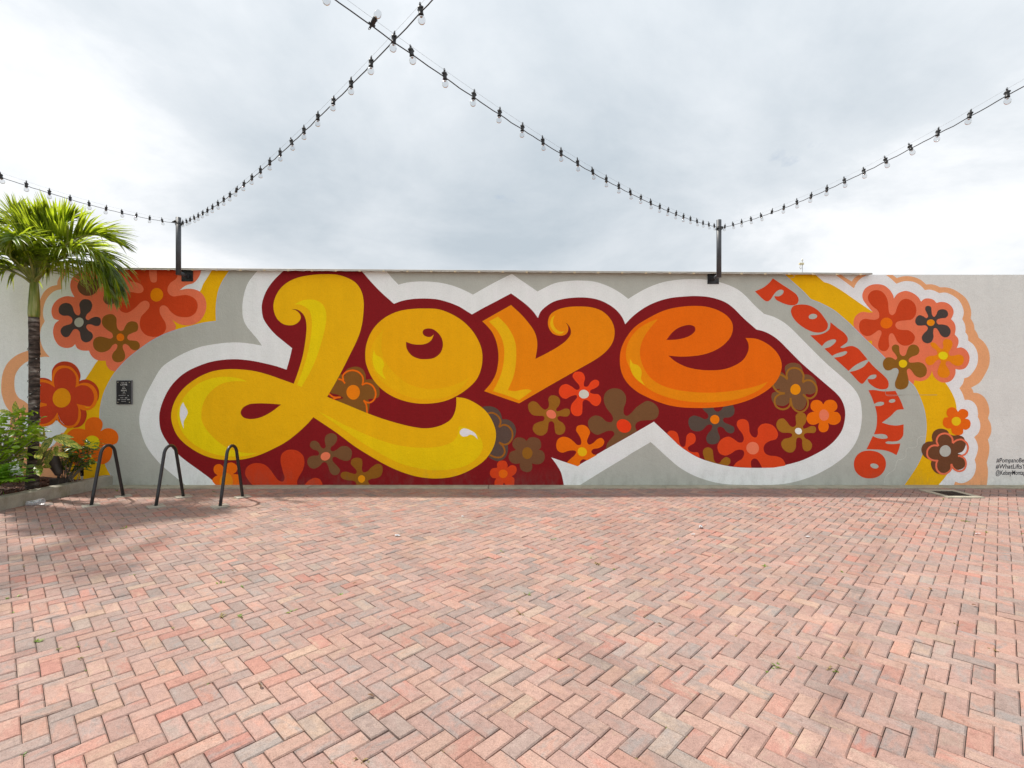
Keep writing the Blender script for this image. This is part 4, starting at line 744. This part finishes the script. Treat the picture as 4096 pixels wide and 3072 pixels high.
def string_light(lab, P0, a, b, c0, c1, c2, n, empty_at=(), up=()):
    """P0 start x, y; step (a, -b) for each socket; height c0 + c1 n + c2 n^2"""
    s = empty('string_light', (P0[0], P0[1], c0)); tag(s, lab, 'string lights', 'festoon lights strung over the yard')
    def pos(k): return Vector((a * k, -b * k, c1 * k + c2 * k * k))
    cab = [pos(-.45) + Vector((0, 0, -.01)), pos(-.2)]
    for k in range(n):
        cab.append(pos(k))
        if k < n - 1:
            for t in (.25, .5, .75): cab.append(pos(k + t) + Vector((0, 0, -.0045 * math.sin(math.pi * t) * rs.uniform(.1, 1.5))))
    MB().tube(cab, .0036, 6).build('cable', BLACKPL, s)
    MB().tube([pos(k * .5) + Vector((0, 0, .046)) for k in range(2 * n - 1)], .0006, 4).build('support_wire', simple('wire_steel', (.2, .2, .2), .4, .5), s)
    rz = math.atan2(-b, a)
    for k in range(n):
        o = link('socket', SOCK, s, pos(k) + Vector((0, 0, .016))); tilt = rs.gauss(0, .10)
        o.rotation_euler = (tilt, rs.gauss(0, .12), rz)
        if k in up: o.rotation_euler = (R(115), 0.2, rz)
        if k in empty_at: continue
        q = link('bulb', BULB, o, (0, 0, -.033)); r = link('bulb_stem', BCAP, o, (0, 0, -.032))
    return s
string_light('festoon string running from the left post towards the left edge above the palm', (-5.456, 8.10), .0196, .293, 4.30, -.069, .0022, 27, up=(0,))
string_light('festoon string rising from the left post to the top centre', (-5.3055, 8.10), .1998, .2207, 4.294, -.0505, .0012, 40)
string_light('festoon string rising from the right post to the upper left', (3.24, 8.05), -.1754, .2257, 4.227, -.0522, .00134, 37, up=(23,))
string_light('festoon string running from the right post to the right edge', (3.432, 8.10), .005, .2835, 4.23, -.059, .0018, 33, empty_at=(5,))
# the tangle of ties where strings meet each post
for X, Y, Z, lab in ((-5.40, 8.11, 4.30, 'knotted cable ties on the left light post'), (3.36, 8.10, 4.225, 'knotted cable ties on the right light post')):
    t = MB()
    for k in range(5):
        ph = rs.uniform(0, 6); r0 = .043 + .004 * k
        t.tube([(r0 * math.cos(ph + i * .5), .035 + r0 * math.sin(ph + i * .5), rs.uniform(-.03, .03)) for i in range(13)], .0035, 5)
    o = t.build('cable_tie', BLACKPL, None, (X, Y, Z)); tag(o, lab, 'cable tie')

# thin wire clipped along under the roof edge
cw = empty('clipped_wire', (0, WALL_Y - .09, 0)); tag(cw, 'thin pale wire held by cream clips along the top of the wall', 'wire')
pts = []
for k in range(-220, 96):
    x = k * .0625 - .0
    if x > 5.85: break
    pts.append((x, -.004, wall_top(x) - .017 + .006 * math.sin(k * 1.9) * math.sin(k * .37)))
MB().tube(pts, .0035, 5).build('wire', simple('pale_wire', (.45, .42, .36), .5), cw)
clip = MB().bevbox((-.017, -.011, -.012), (.017, .006, .008), .002).mesh('clip', simple('cream_clip', (0.62, 0.52, 0.34), .5))
for k in range(36):
    x = -8.02 + k * .3935
    if x < 5.8: link('clip', clip, cw, (x, -.004, wall_top(x) - .017))
MB().tube([(4.62, -.006, 3.505), (4.66, -.008, 3.49), (4.64, -.01, 3.46), (4.56, -.01, 3.44)], .003, 5).build('loose_end', simple('pale_wire', (.45, .42, .36), .5), cw)

# rooftop sensor on a thin mast
ra = empty('roof_mast', (6.355, 11.0, 3.62)); tag(ra, 'thin grey mast with a cream box standing on the roof', 'mast')
MB().tube([(0, 0, 0), (0, 0, .79)], .0085, 8).build('mast', simple('galvanised', (.35, .36, .38), .5, .4), ra)
MB().lathe([(.015, .775), (.0155, .815), (.010, .822)], 12).build('cap', simple('mast_cap', (.75, .72, .66), .5), ra)
MB().bevbox((-.07, -.02, .688), (.028, .02, .732), .005).build('sensor_box', simple('cream_box', (.62, .54, .34), .5), ra)
MB().tube([(-.05, -.02, .675), (-.07, -.02, .63), (-.05, -.02, .59), (-.02, -.01, .62)], .006, 6).build('loose_cable', simple('pale_wire', (.45, .42, .36), .5), ra)

# bike racks
def bike_rack(X, Yc, lab, turn):
    r = empty('bike_rack', (X, Yc, 0), turn); tag(r, lab, 'bike rack', 'row of bent-pipe bike racks')
    h, d, rad = .83, .30, .135; zc = h - .0215 - rad
    Rr = math.hypot(d, zc); al = math.acos(rad / Rr) - math.atan2(zc, d)
    path = [(0, -d - .02, -.06)]
    tang = [(0, -rad * math.cos(a), zc + rad * math.sin(a)) for a in [al + (math.pi - 2 * al) * k / 14 for k in range(15)]]
    first = Vector(tang[0]); foot = Vector((0, -d, 0))
    path = [foot + (foot - first) * .06] + [foot.lerp(first, t) for t in (0.25, .5, .75)] + [Vector(p) for p in tang]
    end = Vector((0, d, 0)); last = Vector(tang[-1])
    path += [last.lerp(end, t) for t in (.25, .5, .75, 1.06)]
    MB().tube(path, .0215, 14).build('hoop', BLACK, r)
    for s in (-1, 1):
        M = Matrix.Translation((0, s * d, 0)) @ Matrix.Rotation(ANG - turn, 4, 'Z')
        MB().bevbox((-.098, -.098, -.05), (.098, .098, .012), .004, M).build('footing', PAD, r)
bike_rack(-5.876, 7.307, 'bent black pipe bike rack closest to the planter', .025)
bike_rack(-4.945, 7.270, 'bent black pipe bike rack standing between two others', .02)
bike_rack(-4.048, 7.261, 'bent black pipe bike rack farthest from the planter', .015)

# floor drain
dr = empty('floor_drain', (6.76, 7.745, 0), R(-1)); tag(dr, 'square dark floor drain in a pale concrete frame near the right wall foot', 'drain')
fr = MB()
o_, i_ = .275, .175
for (lo, hi) in (((-o_, -o_), (o_, -i_)), ((-o_, i_), (o_, o_)), ((-o_, -i_), (-i_, i_)), ((i_, -i_), (o_, i_))): fr.box((lo[0], lo[1], -.04), (hi[0], hi[1], .016))
fr.build('frame', concrete('drain_concrete', (0.46, 0.43, 0.34)), dr)
MB().box((-i_, -i_, -.04), (i_, i_, .004)).build('pit_dark', simple('drain_shade_black', (.01, .009, .008), .9), dr)  # near-black plate under the bars; its colour stands in for the drain's inner shade
bar = MB().box((-i_, -.004, .004), (i_, .004, .012)).mesh('grate_bar', simple('rusty_iron', (.045, .032, .026), .7, .3, .4, 60))
for k in range(17): link('grate_bar', bar, dr, (0, -i_ + .010 + k * .0206, 0))
MB().box((-.007, -i_, .0045), (.007, i_, .0135)).build('grate_rib', simple('rusty_iron', (.045, .032, .026), .7, .3, .4, 60), dr)

# ================================================================== plants in the bed
BARK, ntb, bb = new_mat('palm_trunk')
zz = nnode(ntb, 'ShaderNodeNewGeometry'); sp = nnode(ntb, 'ShaderNodeSeparateXYZ'); ntb.links.new(zz.outputs['Position'], sp.inputs[0])
rb = noise_on(ntb, 1.0, 5, .65, stretch=(5, 5, 15)); cb = ramp_on(ntb, rb, [(0.36, (.020, .014, .011)), (0.50, (.065, .047, .038)), (0.58, (.14, .115, .10)), (0.68, (.30, .275, .245))])
ms = nnode(ntb, 'ShaderNodeMath', operation='MULTIPLY_ADD'); ntb.links.new(noise_on(ntb, 7, 3, .6), ms.inputs[0]); ms.inputs[1].default_value = .055; ntb.links.new(sp.outputs[2], ms.inputs[2])
pgn = nnode(ntb, 'ShaderNodeMath', operation='PINGPONG'); ntb.links.new(ms.outputs[0], pgn.inputs[0]); pgn.inputs[1].default_value = .034
rings = ramp_on(ntb, pgn.outputs[0], [(0.0, (.35, .33, .32)), (0.006, (.6, .58, .56)), (0.012, (1, 1, 1)), (0.034, (1.5, 1.5, 1.5))]); cb = mix_rgb(ntb, 'MULTIPLY', .9, cb, rings)
ntb.links.new(cb, bb.inputs['Base Color']); bb.inputs['Roughness'].default_value = .9
bump_on(ntb, bb, [(noise_on(ntb, 1.0, 4, .6, stretch=(6, 6, 70)), .8, .012)])
SHAFT, nts, bs = new_mat('palm_crownshaft')
cs = ramp_on(nts, noise_on(nts, 1.0, 4, .55, stretch=(26, 26, 3)), [(0.35, (.12, .20, .035)), (0.55, (.27, .33, .07)), (0.72, (.46, .47, .22))]); nts.links.new(cs, bs.inputs['Base Color']); bs.inputs['Roughness'].default_value = .42
PALM = leaf_mat('palm_leaflet', (.095, .165, .010), (.50, .60, .028), .32, .55, 7, tw=.52)
PALMY = leaf_mat('palm_leaflet_pale', (.28, .33, .06), (.42, .46, .08), .45, .3, 6, tw=.45)
RACH = simple('palm_rachis', (.30, .34, .09), .5, 0, .3, 8)
def frond_mesh(path, Lf, seed, nl=54, lift=.28, wind=Vector((0.35, 0, 0)), droop=.9, pale=0.06, young=0.0):
    r = random.Random(seed); m = MB(); path = [Vector(p) for p in path]
    fine = []
    for i in range(len(path) - 1):
        p0 = path[max(0, i - 1)]; p1 = path[i]; p2 = path[i + 1]; p3 = path[min(len(path) - 1, i + 2)]
        for k in range(6):
            t = k / 6; fine.append(.5 * ((2 * p1) + (p2 - p0) * t + (2 * p0 - 5 * p1 + 4 * p2 - p3) * t * t + (3 * p1 - p0 - 3 * p2 + p3) * t ** 3))
    fine.append(path[-1]); n = len(fine)
    m.m = 1; m.tube(fine, [.017 * (1 - .85 * i / (n - 1)) + .002 for i in range(n)], 6)
    for q in range(nl):
        t = .25 + .75 * (q + .5) / nl; fi_ = t * (n - 1); i = min(n - 2, int(fi_)); p = fine[i].lerp(fine[i + 1], fi_ - i)
        T = (fine[min(n - 1, i + 2)] - fine[max(0, i - 1)]).normalized(); up = Vector((0, 0, 1)); S = T.cross(up)
        S = S.normalized() if S.length > .1 else Vector((1, 0, 0)); U = S.cross(T).normalized()
        env = min(1, .45 + 1.6 * t) * (1 - .55 * max(0, t - .62) / .38)
        for s in (-1, 1):
            d = T * (.55 + .55 * t) + S * s * (.72 - .25 * t) + U * (lift + r.gauss(0, .09)) + wind * .45 + Vector((r.gauss(0, .07), r.gauss(0, .07), r.gauss(0, .07)))
            L_leaf = 1.12 * Lf * env * r.uniform(.86, 1.1); m.m = 2 if r.random() < pale else 0
            nm = (U * .8 - S * s * .55 + Vector((r.gauss(0, .15),) * 3)).normalized()
            m.leaf(p, d, nm, L_leaf, .033 * r.uniform(.75, 1.15), droop * r.uniform(.6, 1.35) + (1.2 if m.m == 2 else 0), .55, 6, 'strap', twist=r.gauss(0, .5))
    return m
def palm(base, zshaft, zcrown, lab, fronds, rad=.063, wind=Vector((.35, 0, 0)), seed=1, nl=64):
    P = empty('palm_tree', base); tag(P, lab, 'palm tree')
    n = 26; h = zshaft - base[2]
    pts = [(0.03 * math.sin(2.2 * i / n), 0.0, h * i / n - .05 * (i == 0)) for i in range(n + 1)]
    rr = [rad * (1.35 - .35 * min(1, i / 5)) + .003 * (i % 2) for i in range(n + 1)]
    MB().tube(pts, rr, 18).build('trunk', BARK, P)
    tip = Vector(pts[-1])
    hs = zcrown - zshaft
    MB().tube([tip + Vector((0, 0, -.004)), tip + Vector((0, 0, .04)), tip + Vector((.002, 0, hs * .25)), tip + Vector((.004, 0, hs * .6)), tip + Vector((.006, 0, hs))], [rad * 1.04, rad * 1.13, rad * 1.12, rad * .96, rad * .72], 18).build('crownshaft', SHAFT, P)
    c = tip + Vector((.006, 0, hs - .08))
    for k, fr_ in enumerate(fronds):
        path, Lf, lift, dr_ = fr_
        m = frond_mesh([c + Vector((0, 0, -.02))] + [c + Vector(p) for p in path], Lf, seed * 50 + k, nl=nl, lift=lift, droop=dr_, wind=wind)
        m.build('frond', [PALM, RACH, PALMY], P)
    return P, c
F1 = [
 ([(.1, -.05, .10), (.5, -.10, .28), (.85, -.15, .31), (1.12, -.18, .18), (1.28, -.20, -.14)], .62, .18, 1.6),
 ([(.1, 0, .12), (.4, -.05, .35), (.7, -.1, .46), (.95, -.1, .45), (1.17, -.1, .25), (1.30, -.1, -.06)], .66, .38, 1.5),
 ([(.06, .04, .2), (.28, .08, .52), (.55, .1, .72), (.85, .1, .76), (1.08, .1, .66)], .62, .55, .6),
 ([(.02, .05, .25), (.12, .1, .62), (.26, .1, .88), (.46, .1, 1.0)], .56, .5, .35),
 ([(0, -.08, .2), (-.03, -.35, .5), (-.06, -.7, .58), (-.03, -1.0, .36), (.03, -1.18, -.05)], .58, .2, 1.3),
 ([(.05, -.08, .2), (.16, -.3, .45), (.30, -.55, .55), (.42, -.75, .45)], .52, .35, 1.0),
 ([(-.05, -.1, .2), (-.2, -.4, .5), (-.4, -.7, .55), (-.5, -.9, .35)], .56, .25, 1.1),
 ([(-.1, 0, .12), (-.45, 0, .32), (-.85, -.1, .30), (-1.1, -.1, .02)], .58, .2, 1.0),
 ([(-.1, -.15, .12), (-.42, -.3, .24), (-.66, -.4, .10), (-.78, -.45, -.22)], .5, .15, 1.4),
 ([(-.1, -.1, .2), (-.4, -.2, .55), (-.8, -.3, .72), (-1.1, -.3, .6)], .58, .4, .8),
 ([(-.05, .1, .3), (-.2, .2, .7), (-.5, .3, .95), (-.7, .3, .98)], .56, .5, .5),
 ([(0, .1, .2), (.1, .35, .55), (.2, .6, .7), (.25, .75, .6)], .54, .35, .8),
 ([(0, 0, .3), (.01, -.02, .6), (.06, -.02, .85), (.16, -.02, 1.02)], .46, .25, .2),
 ([(-.06, .02, .25), (-.16, .04, .6), (-.28, .05, .9), (-.36, .05, 1.1)], .5, .4, .3),
]
PALM_A, crown = palm((-7.16, 7.5, .12), 2.70, 3.27, 'palm tree with a green crownshaft and wind-blown crown in the planter', F1, seed=2)
F2 = [([(math.cos(a) * .2, math.sin(a) * .2, .25), (math.cos(a) * .7, math.sin(a) * .7, .6 * e), (math.cos(a) * 1.15, math.sin(a) * 1.15, .5 * e), (math.cos(a) * 1.5, math.sin(a) * 1.5, .05)], .55, .3, 1.0) for a, e in [(k * 2 * math.pi / 11 + .2 * (k % 3), 1 + .35 * (k % 2)) for k in range(10)]]
palm((-8.75, 6.07, .12), 6.0, 6.75, 'taller palm tree beyond the left edge that shades the paving', F2, rad=.1, seed=5, nl=26)

# fairy-light cable wound round the trunk
tw = MB(); pts = []
for k in range(0, 205):
    a = k * .21 + .06 * math.sin(k * 1.7); z = .55 + 1.62 * k / 204 + .03 * math.sin(a + .6)
    pts.append(((.0715 + .012 * max(0, .75 - z)) * math.cos(a), (.0715 + .012 * max(0, .75 - z)) * math.sin(a), z))
TW = empty('fairy_lights', (-7.135, 7.5, .12)); tag(TW, 'thin dark fairy-light cable wound round the palm trunk', 'string lights')
tw.tube(pts, .0032, 5).build('cable', simple('green_wire', (.03, .035, .03), .5), TW)
tiny = MB().lathe([(.003, 0), (.005, .004), (.004, .016), (.001, .022)], 6).mesh('tiny_bulb', simple('tiny_bulb_white', (.6, .6, .58), .3))
for k in range(6, 204, 9):
    o = link('tiny_bulb', tiny, TW, pts[k]); o.rotation_euler = (rs.uniform(-2, 2), rs.uniform(-2, 2), rs.uniform(0, 6))

# variegated ginger, leaf by leaf
GING = leaf_mat('variegated_ginger_leaf', (.05, .15, .018), (.14, .32, .03), .4, .3, 5, stripes=(.60, .56, .10), tw=.35)
GSTEM = simple('ginger_stem', (.16, .18, .06), .6, 0, .3, 12)
def pl(cx, cy, Y): return at(cx / 4.609, 1580 + cy / 4.609, Y)
def ginger(name_lab, leaves, stems, Y0, seed):
    r = random.Random(seed); base = pl(stems[0][0][0], stems[0][0][1], Y0); base.z = .13
    P = empty('ginger_plant', base); tag(P, name_lab, 'plant')
    for (a, b) in stems:
        A = pl(*a, Y0) - base; B = pl(*b, Y0 - .03) - base
        MB().tube([A, A.lerp(B, .5) + Vector((.01, .01, 0)), B], [.014, .011, .006], 7).build('stem', GSTEM, P)
    for (bx, by, tx, ty, wf) in leaves:
        A = pl(bx, by, Y0 + r.uniform(-.05, .05)); B = pl(tx, ty, Y0 + r.uniform(-.16, .02)); d = B - A; L_leaf = d.length * 1.06
        nm = Vector((r.gauss(0, .2), -.85, .55)); dd = d.normalized() + Vector((0, 0, .12))
        MB().leaf(A - base, dd, nm, L_leaf, L_leaf * wf, .28, .22, 9, 'oval').build('leaf', GING, P)
    return P
ginger('variegated yellow-striped ginger plant between palm trunk and spotlight', [(870, 790, 560, 710, .28), (960, 790, 1345, 770, .22), (1000, 800, 1500, 965, .22), (945, 785, 815, 1045, .72), (790, 985, 560, 965, .32), (925, 1010, 895, 1240, .52), (840, 730, 800, 555, .62), (1055, 1075, 1260, 1140, .35), (700, 1030, 770, 1150, .5), (1030, 945, 1050, 1115, .4), (690, 1290, 740, 1480, .42), (850, 1060, 690, 1200, .3), (880, 840, 620, 800, .3), (820, 1170, 900, 1320, .3), (800, 1310, 940, 1330, .3)],
       [((680, 1330), (820, 1040)), ((690, 1350), (900, 880)), ((700, 1370), (960, 960)), ((660, 1350), (760, 1000))], 7.42, 4)
ginger('variegated ginger shoot behind the palm trunk on its left', [(330, 400, 290, 125, .60), (200, 345, -20, 275, .30), (420, 420, 440, 190, .3), (430, 1000, 545, 1115, .6), (330, 1160, 485, 1120, .5), (340, 1250, 510, 1315, .3), (380, 640, 420, 480, .4), (330, 560, 200, 470, .35), (400, 750, 330, 560, .4), (430, 700, 460, 560, .35), (360, 900, 250, 800, .4)],
       [((380, 1330), (340, 400)), ((390, 1330), (420, 600)), ((370, 1330), (250, 400)), ((385, 1340), (420, 1010))], 7.72, 6)

# green shrub in front of the trunk: branches and many small leaves
SHR = leaf_mat('shrub_leaf', (.18, .31, .02), (.50, .68, .035), .25, .4, 12, tw=.4); TWIG = simple('twig_grey', (.22, .19, .16), .8, 0, .25, 30)
def shrub(lab, cat, base, tips, leafL, leafW, mat_, seed, per=11, name='leafy_shrub', twig=TWIG, shape_='oval', spread=.09):
    r = random.Random(seed); P = empty(name, base); tag(P, lab, cat); st = MB(); lf = MB()
    for tp in tips:
        T = Vector(tp) - Vector(base); mid = T * .5 + Vector((r.gauss(0, .05), r.gauss(0, .05), r.uniform(.02, .10)))
        path = [Vector((r.gauss(0, .015), r.gauss(0, .015), 0)), mid * .6, mid, (mid + T) * .5 + Vector((0, 0, .01)), T]
        st.tube(path, [.006, .005, .004, .003, .002], 5)
        for k in range(per):
            t = r.uniform(.45, 1.0) if k < per - 4 else 1.0
            i = min(3, int(t * 4)); p = path[i].lerp(path[i + 1], t * 4 - i) if t < 1 else path[4]
            p = p + Vector((r.gauss(0, spread * .4), r.gauss(0, spread * .4), r.gauss(0, spread * .3)))
            a = r.uniform(0, 6.28); d = Vector((math.cos(a), math.sin(a) * .9 - .15, r.uniform(-.25, .55)))
            lf.leaf(p, d, Vector((r.gauss(0, .35), -.35 + r.gauss(0, .3), 1)), leafL * r.uniform(.65, 1.25), leafW * r.uniform(.75, 1.2), r.uniform(.1, .7), .3, 4, shape_)
    st.build('stems', twig, P); lf.build('foliage', mat_, P); return P
r_ = random.Random(9)
tips = []
for k in range(46):
    cx, cy = r_.uniform(-160, 650), r_.uniform(330, 1150)
    if cx > 430 and (cy < 380 or cy > 900): continue
    if cy < 520 and cx > 560: continue
    tips.append(pl(cx, cy, r_.uniform(6.75, 7.25)))
tips += [pl(610, 320, 7.0), pl(480, 360, 7.05), pl(660, 480, 6.95), pl(560, 540, 7.0), pl(700, 850, 6.95), pl(90, 330, 6.9), pl(260, 380, 6.9), pl(20, 420, 7.0)]
shrub('glossy green broad-leaved shrub in front of the palm trunk', 'shrub', (-7.48, 7.05, .12), tips, .120, .060, SHR, 31, 9)
YCR = leaf_mat('yellow_croton_leaf', (.20, .17, .015), (.45, .36, .02), .35, .6, 16, tw=.4)
tips = [pl(r_.uniform(-150, 420), r_.uniform(650, 1150), r_.uniform(7.25, 7.55)) for _ in range(26)]
shrub('yellow-leaved croton behind the glossy green shrub', 'shrub', (-7.62, 7.4, .12), tips, .10, .035, YCR, 32, 11)
GCR = leaf_mat('gold_dust_leaf', (.05, .13, .018), (.13, .28, .02), .3, .3, 10, spots=(.62, .54, .08), tw=.3)
tips = [pl(1180 + r_.uniform(-60, 560), r_.uniform(900, 1250), r_.uniform(7.6, 8.0)) for _ in range(26)] + [pl(1760, 905, 7.75), pl(1640, 890, 7.75), pl(1740, 985, 7.7), pl(1350, 910, 7.75), pl(1190, 910, 7.75)]
shrub('gold-dust croton with yellow-speckled narrow leaves behind the spotlight', 'shrub', (-6.98, 7.85, .12), tips, .125, .034, GCR, 33, 10, shape_='strap', spread=.06)
SDL = leaf_mat('seedling_leaf', (.05, .14, .02), (.14, .30, .03), .35, .3, 10, tw=.35)
for k, (cx, cy, lab) in enumerate(((1190, 1320, 'small leafy seedling right of the spotlight'), (1360, 1420, 'tiny seedling between spotlight and black riser'))):
    b = pl(cx + 20, cy + 120, 7.8); b.z = .13
    shrub(lab, 'seedling', b, [pl(cx + r_.uniform(-45, 45), cy + r_.uniform(-50, 60), 7.8) for _ in range(4)], .07, .04, SDL, 60 + k, 3, name='seedling', spread=.04)

# lobed fern-like clump spilling over the kerb
FERN = leaf_mat('fern_leaf', (.14, .32, .02), (.36, .64, .03), .35, .35, 9, tw=.4)
fb = Vector((-7.22, 6.85, .14)); FP = empty('fern_clump', fb); tag(FP, 'bright green lobed fern clump spilling over the kerb', 'fern'); rf_ = random.Random(13)
for k in range(30):
    m = MB(); tip = pl(rf_.uniform(-120, 680), rf_.uniform(1230, 1640), rf_.uniform(6.62, 7.02)) - fb
    if tip.z < .02: tip.z = .02 + rf_.uniform(0, .04)
    mid = tip * .5 + Vector((0, 0, .10)); path = [Vector((rf_.gauss(0, .08), rf_.gauss(0, .08), 0)), mid * .7 + Vector((0, 0, .03)), mid + Vector((0, 0, .02)), tip]
    fine = []
    for i in range(3):
        for q in range(4): fine.append(path[i].lerp(path[i + 1], q / 4))
    fine.append(tip); m.tube(fine, .0022, 4)
    for i in range(3, len(fine)):
        T = (fine[i] - fine[i - 1]).normalized(); S = T.cross(Vector((0, 0, 1)))
        if S.length < .05: S = Vector((1, 0, 0))
        S.normalize(); t = i / len(fine)
        for s in (-1, 1):
            m.leaf(fine[i], T * .75 + S * s * .9 + Vector((0, 0, .12)), Vector((0, -.3, 1)), .105 * (1 - .45 * abs(t - .6)), .028, .35, .2, 3, 'oval')
    m.leaf(fine[-1], T, Vector((0, -.3, 1)), .09, .03, .4, .2, 4, 'oval')
    m.build('frond', FERN, FP)

# spotlight aimed at the palm
sl = empty('garden_spotlight', (-6.985, 7.72, .12)); tag(sl, 'bronze garden spotlight on a square box aimed up at the palm', 'spotlight')
bx = MB().bevbox((-.075, -.055, .0), (.075, .055, .135), .006).build('junction_box', BRONZE, sl)
MB().bevbox((-.068, -.060, .008), (-.002, -.054, .127), .003).build('cover_plate', BRONZE, bx)
MB().tube([(.02, 0, .13), (.02, 0, .20)], .018, 10).build('knuckle', BRONZE, sl)
ax = Vector((-.40, -.06, 1)).normalized(); M = Matrix.Translation((.03, 0, .195)) @ ax.to_track_quat('Z', 'Y').to_matrix().to_4x4()
MB().lathe([(.0, -.012), (.040, -.010), (.050, .0), (.055, .03), (.073, .15), (.0735, .155), (.075, .157), (.088, .27), (.088, .285), (.080, .285), (.078, .25), (0, .24)], 24, M, cap=False).build('housing', BRONZE, sl)
MB().lathe([(.0, .255), (.077, .255)], 24, M, cap=False).build('lens', simple('lens_glass', (.05, .05, .05), .08), sl)
# irrigation riser
rs_ = empty('irrigation_riser', (-6.975, 8.15, .12)); tag(rs_, 'black irrigation riser pipe with a white base in the mulch', 'pipe')
MB().tube([(0, 0, -.03), (0, 0, .10)], .015, 10).build('white_base', simple('pvc_white', (.6, .57, .52), .5), rs_)
MB().lathe([(.023, .09), (.023, .285), (.028, .29), (.028, .325), (.02, .33)], 14).build('riser', BLACKPL, rs_)

# ================================================================== small litter and weeds
cp = empty('plastic_cup', (-6.66, 7.02, .0)); tag(cp, 'crushed clear plastic cup lying against the planter kerb', 'cup')
M = Matrix.Translation((0, 0, .044)) @ Matrix.Rotation(R(12), 4, 'Z') @ Matrix.Rotation(R(84), 4, 'Y') @ Matrix.Scale(1.25, 4) @ Matrix.Translation((0, 0, -.08))
m = MB(); m.lathe([(.0, 0), (.026, .0), (.028, .006), (.031, .06), (.033, .09), (.036, .15), (.038, .155), (.036, .158), (.033, .15), (.029, .06), (.025, .008)], 20, M, cap=False)
for v in m.v: v.z = max(.003, v.z - .010 * math.exp(-((v.x) / .03) ** 2))
m.build('cup_shell', PLASTIC, cp)
MB().lathe([(.0395, .118), (.0400, .124), (.0395, .130)], 20, M, cap=False).build('rim_band', PLASTIC, cp)
paper = simple('scrap_paper', (.5, .5, .52), .7)
for k, (x, y, s) in enumerate(((2802, 2113, .032), (1850, 2068, .02), (1590, 2145, .032), (3230, 2150, .025), (2770, 2140, .025), (3910, 2138, .03))):
    Y = 1.7 * 2010 / (y - 1536); p = at(x, y, Y); m = MB(); r2 = random.Random(k)
    bumpy = .022 if k == 0 else .004
    for j in range(4):
        for i in range(4): m.v.append(Vector(((i / 3 - .5) * s * 2 + r2.gauss(0, .004), (j / 3 - .5) * s + r2.gauss(0, .004), .006 + abs(r2.gauss(0, bumpy)))))
    for j in range(3):
        for i in range(3): a = j * 4 + i; m.face([a, a + 1, a + 5, a + 4])
    o = m.build('paper_scrap', paper, None, (p.x, p.y, .004)); o.rotation_euler = (0, 0, r2.uniform(0, 6))
    tag(o, ('crumpled white paper ball on the paving below the letter e', 'flat pale scrap farthest from the camera, below the letter o', 'flat pale scrap on the paving below the letter L', 'flat pale scrap on the paving below POMPANO', 'flat pale scrap just left of the crumpled paper ball', 'flat pale scrap on the paving near the floor drain')[k], 'litter', 'paper scraps on the paving')
dryl = leaf_mat('dry_leaf', (.16, .075, .03), (.18, .08, .02), .5, .5, 30, tw=.15)
for k, (x, y, lab) in enumerate(((2638, 2505, 'curled brown leaf on the open paving right of centre'), (3720, 2362, 'curled brown leaf on the paving well below the floor drain'), (3678, 2073, 'curled brown leaf on the paving just below the floor drain'), (3460, 2023, 'curled brown leaf near the wall foot below the word Pompano'), (3895, 2428, 'curled brown leaf nearest the right edge of the paving'), (1480, 2792, 'brown leaf nearest the camera in the foreground'), (1042, 2752, 'brown leaf in the left foreground of the paving'), (930, 2290, 'brown leaf on sunlit paving in front of the bike racks'), (1420, 2340, 'brown leaf on the paving below the letter L'), (3650, 1975, 'brown leaf lying on the frame of the floor drain'), (645, 1940, 'dry leaf on the concrete strip behind the middle bike rack'), (700, 1938, 'second dry leaf on the concrete strip by the middle bike rack'))):
    Y = 1.7 * 2010 / (y - 1536); p = at(x, y, Y); r2 = random.Random(k + 40)
    m = MB().leaf((-.02, 0, .008), (1, 0, .25), (0, 0, 1), .048 * r2.uniform(.6, 1.1), .018, .7, .5, 5, 'oval', curl=.5)
    o = m.build('dry_leaf', dryl, None, (p.x, min(p.y, 8.3), .006 if p.y < 8.1 else .02)); o.rotation_euler = (0, 0, r2.uniform(0, 6))
    tag(o, lab, 'leaf', 'fallen leaves on the paving')
rw = random.Random(77); wd = MB(); cand = [c for c in cells if 2.0 < c[1] < 8.1 and abs(c[0]) < 1.05 * c[1]]
for _ in range(280):
    c = rw.choice(cand)
    if rw.random() < .35 and c[0] > 0: continue
    ex = Vector((math.cos(c[2]), math.sin(c[2]), 0)); ey = Vector((-ex.y, ex.x, 0))
    p = Vector((c[0], c[1], -.006)) + ex * W + ey * W * .5 * rw.choice((-1, 1, rw.uniform(-1, 1))); wd.m = rw.choice((0, 0, 0, 1))
    big = rw.random() ** 3
    for q in range(rw.randint(3, 6) + int(8 * big)):
        a = rw.uniform(0, 6.28); L_ = rw.uniform(.010, .020) + .032 * big * rw.random()
        run = ex * rw.uniform(-.03, .03) * (.3 + big)
        wd.leaf(p + run, (math.cos(a), math.sin(a), rw.uniform(.3, 1.2)), (0, 0, 1) if abs(math.cos(a)) < .99 else (0, .1, 1), L_, L_ * .42, rw.uniform(.2, .9), .2, 2, 'oval')
tag(wd.build('joint_weeds', [leaf_mat('weed_green', (.16, .26, .02), (.3, .45, .03), .5, .4, 40), leaf_mat('weed_dry', (.30, .22, .08), (.3, .22, .06), .6, .3, 40)]), 'tiny weeds and moss sprouting from the paver joints', 'weeds', kind='stuff')
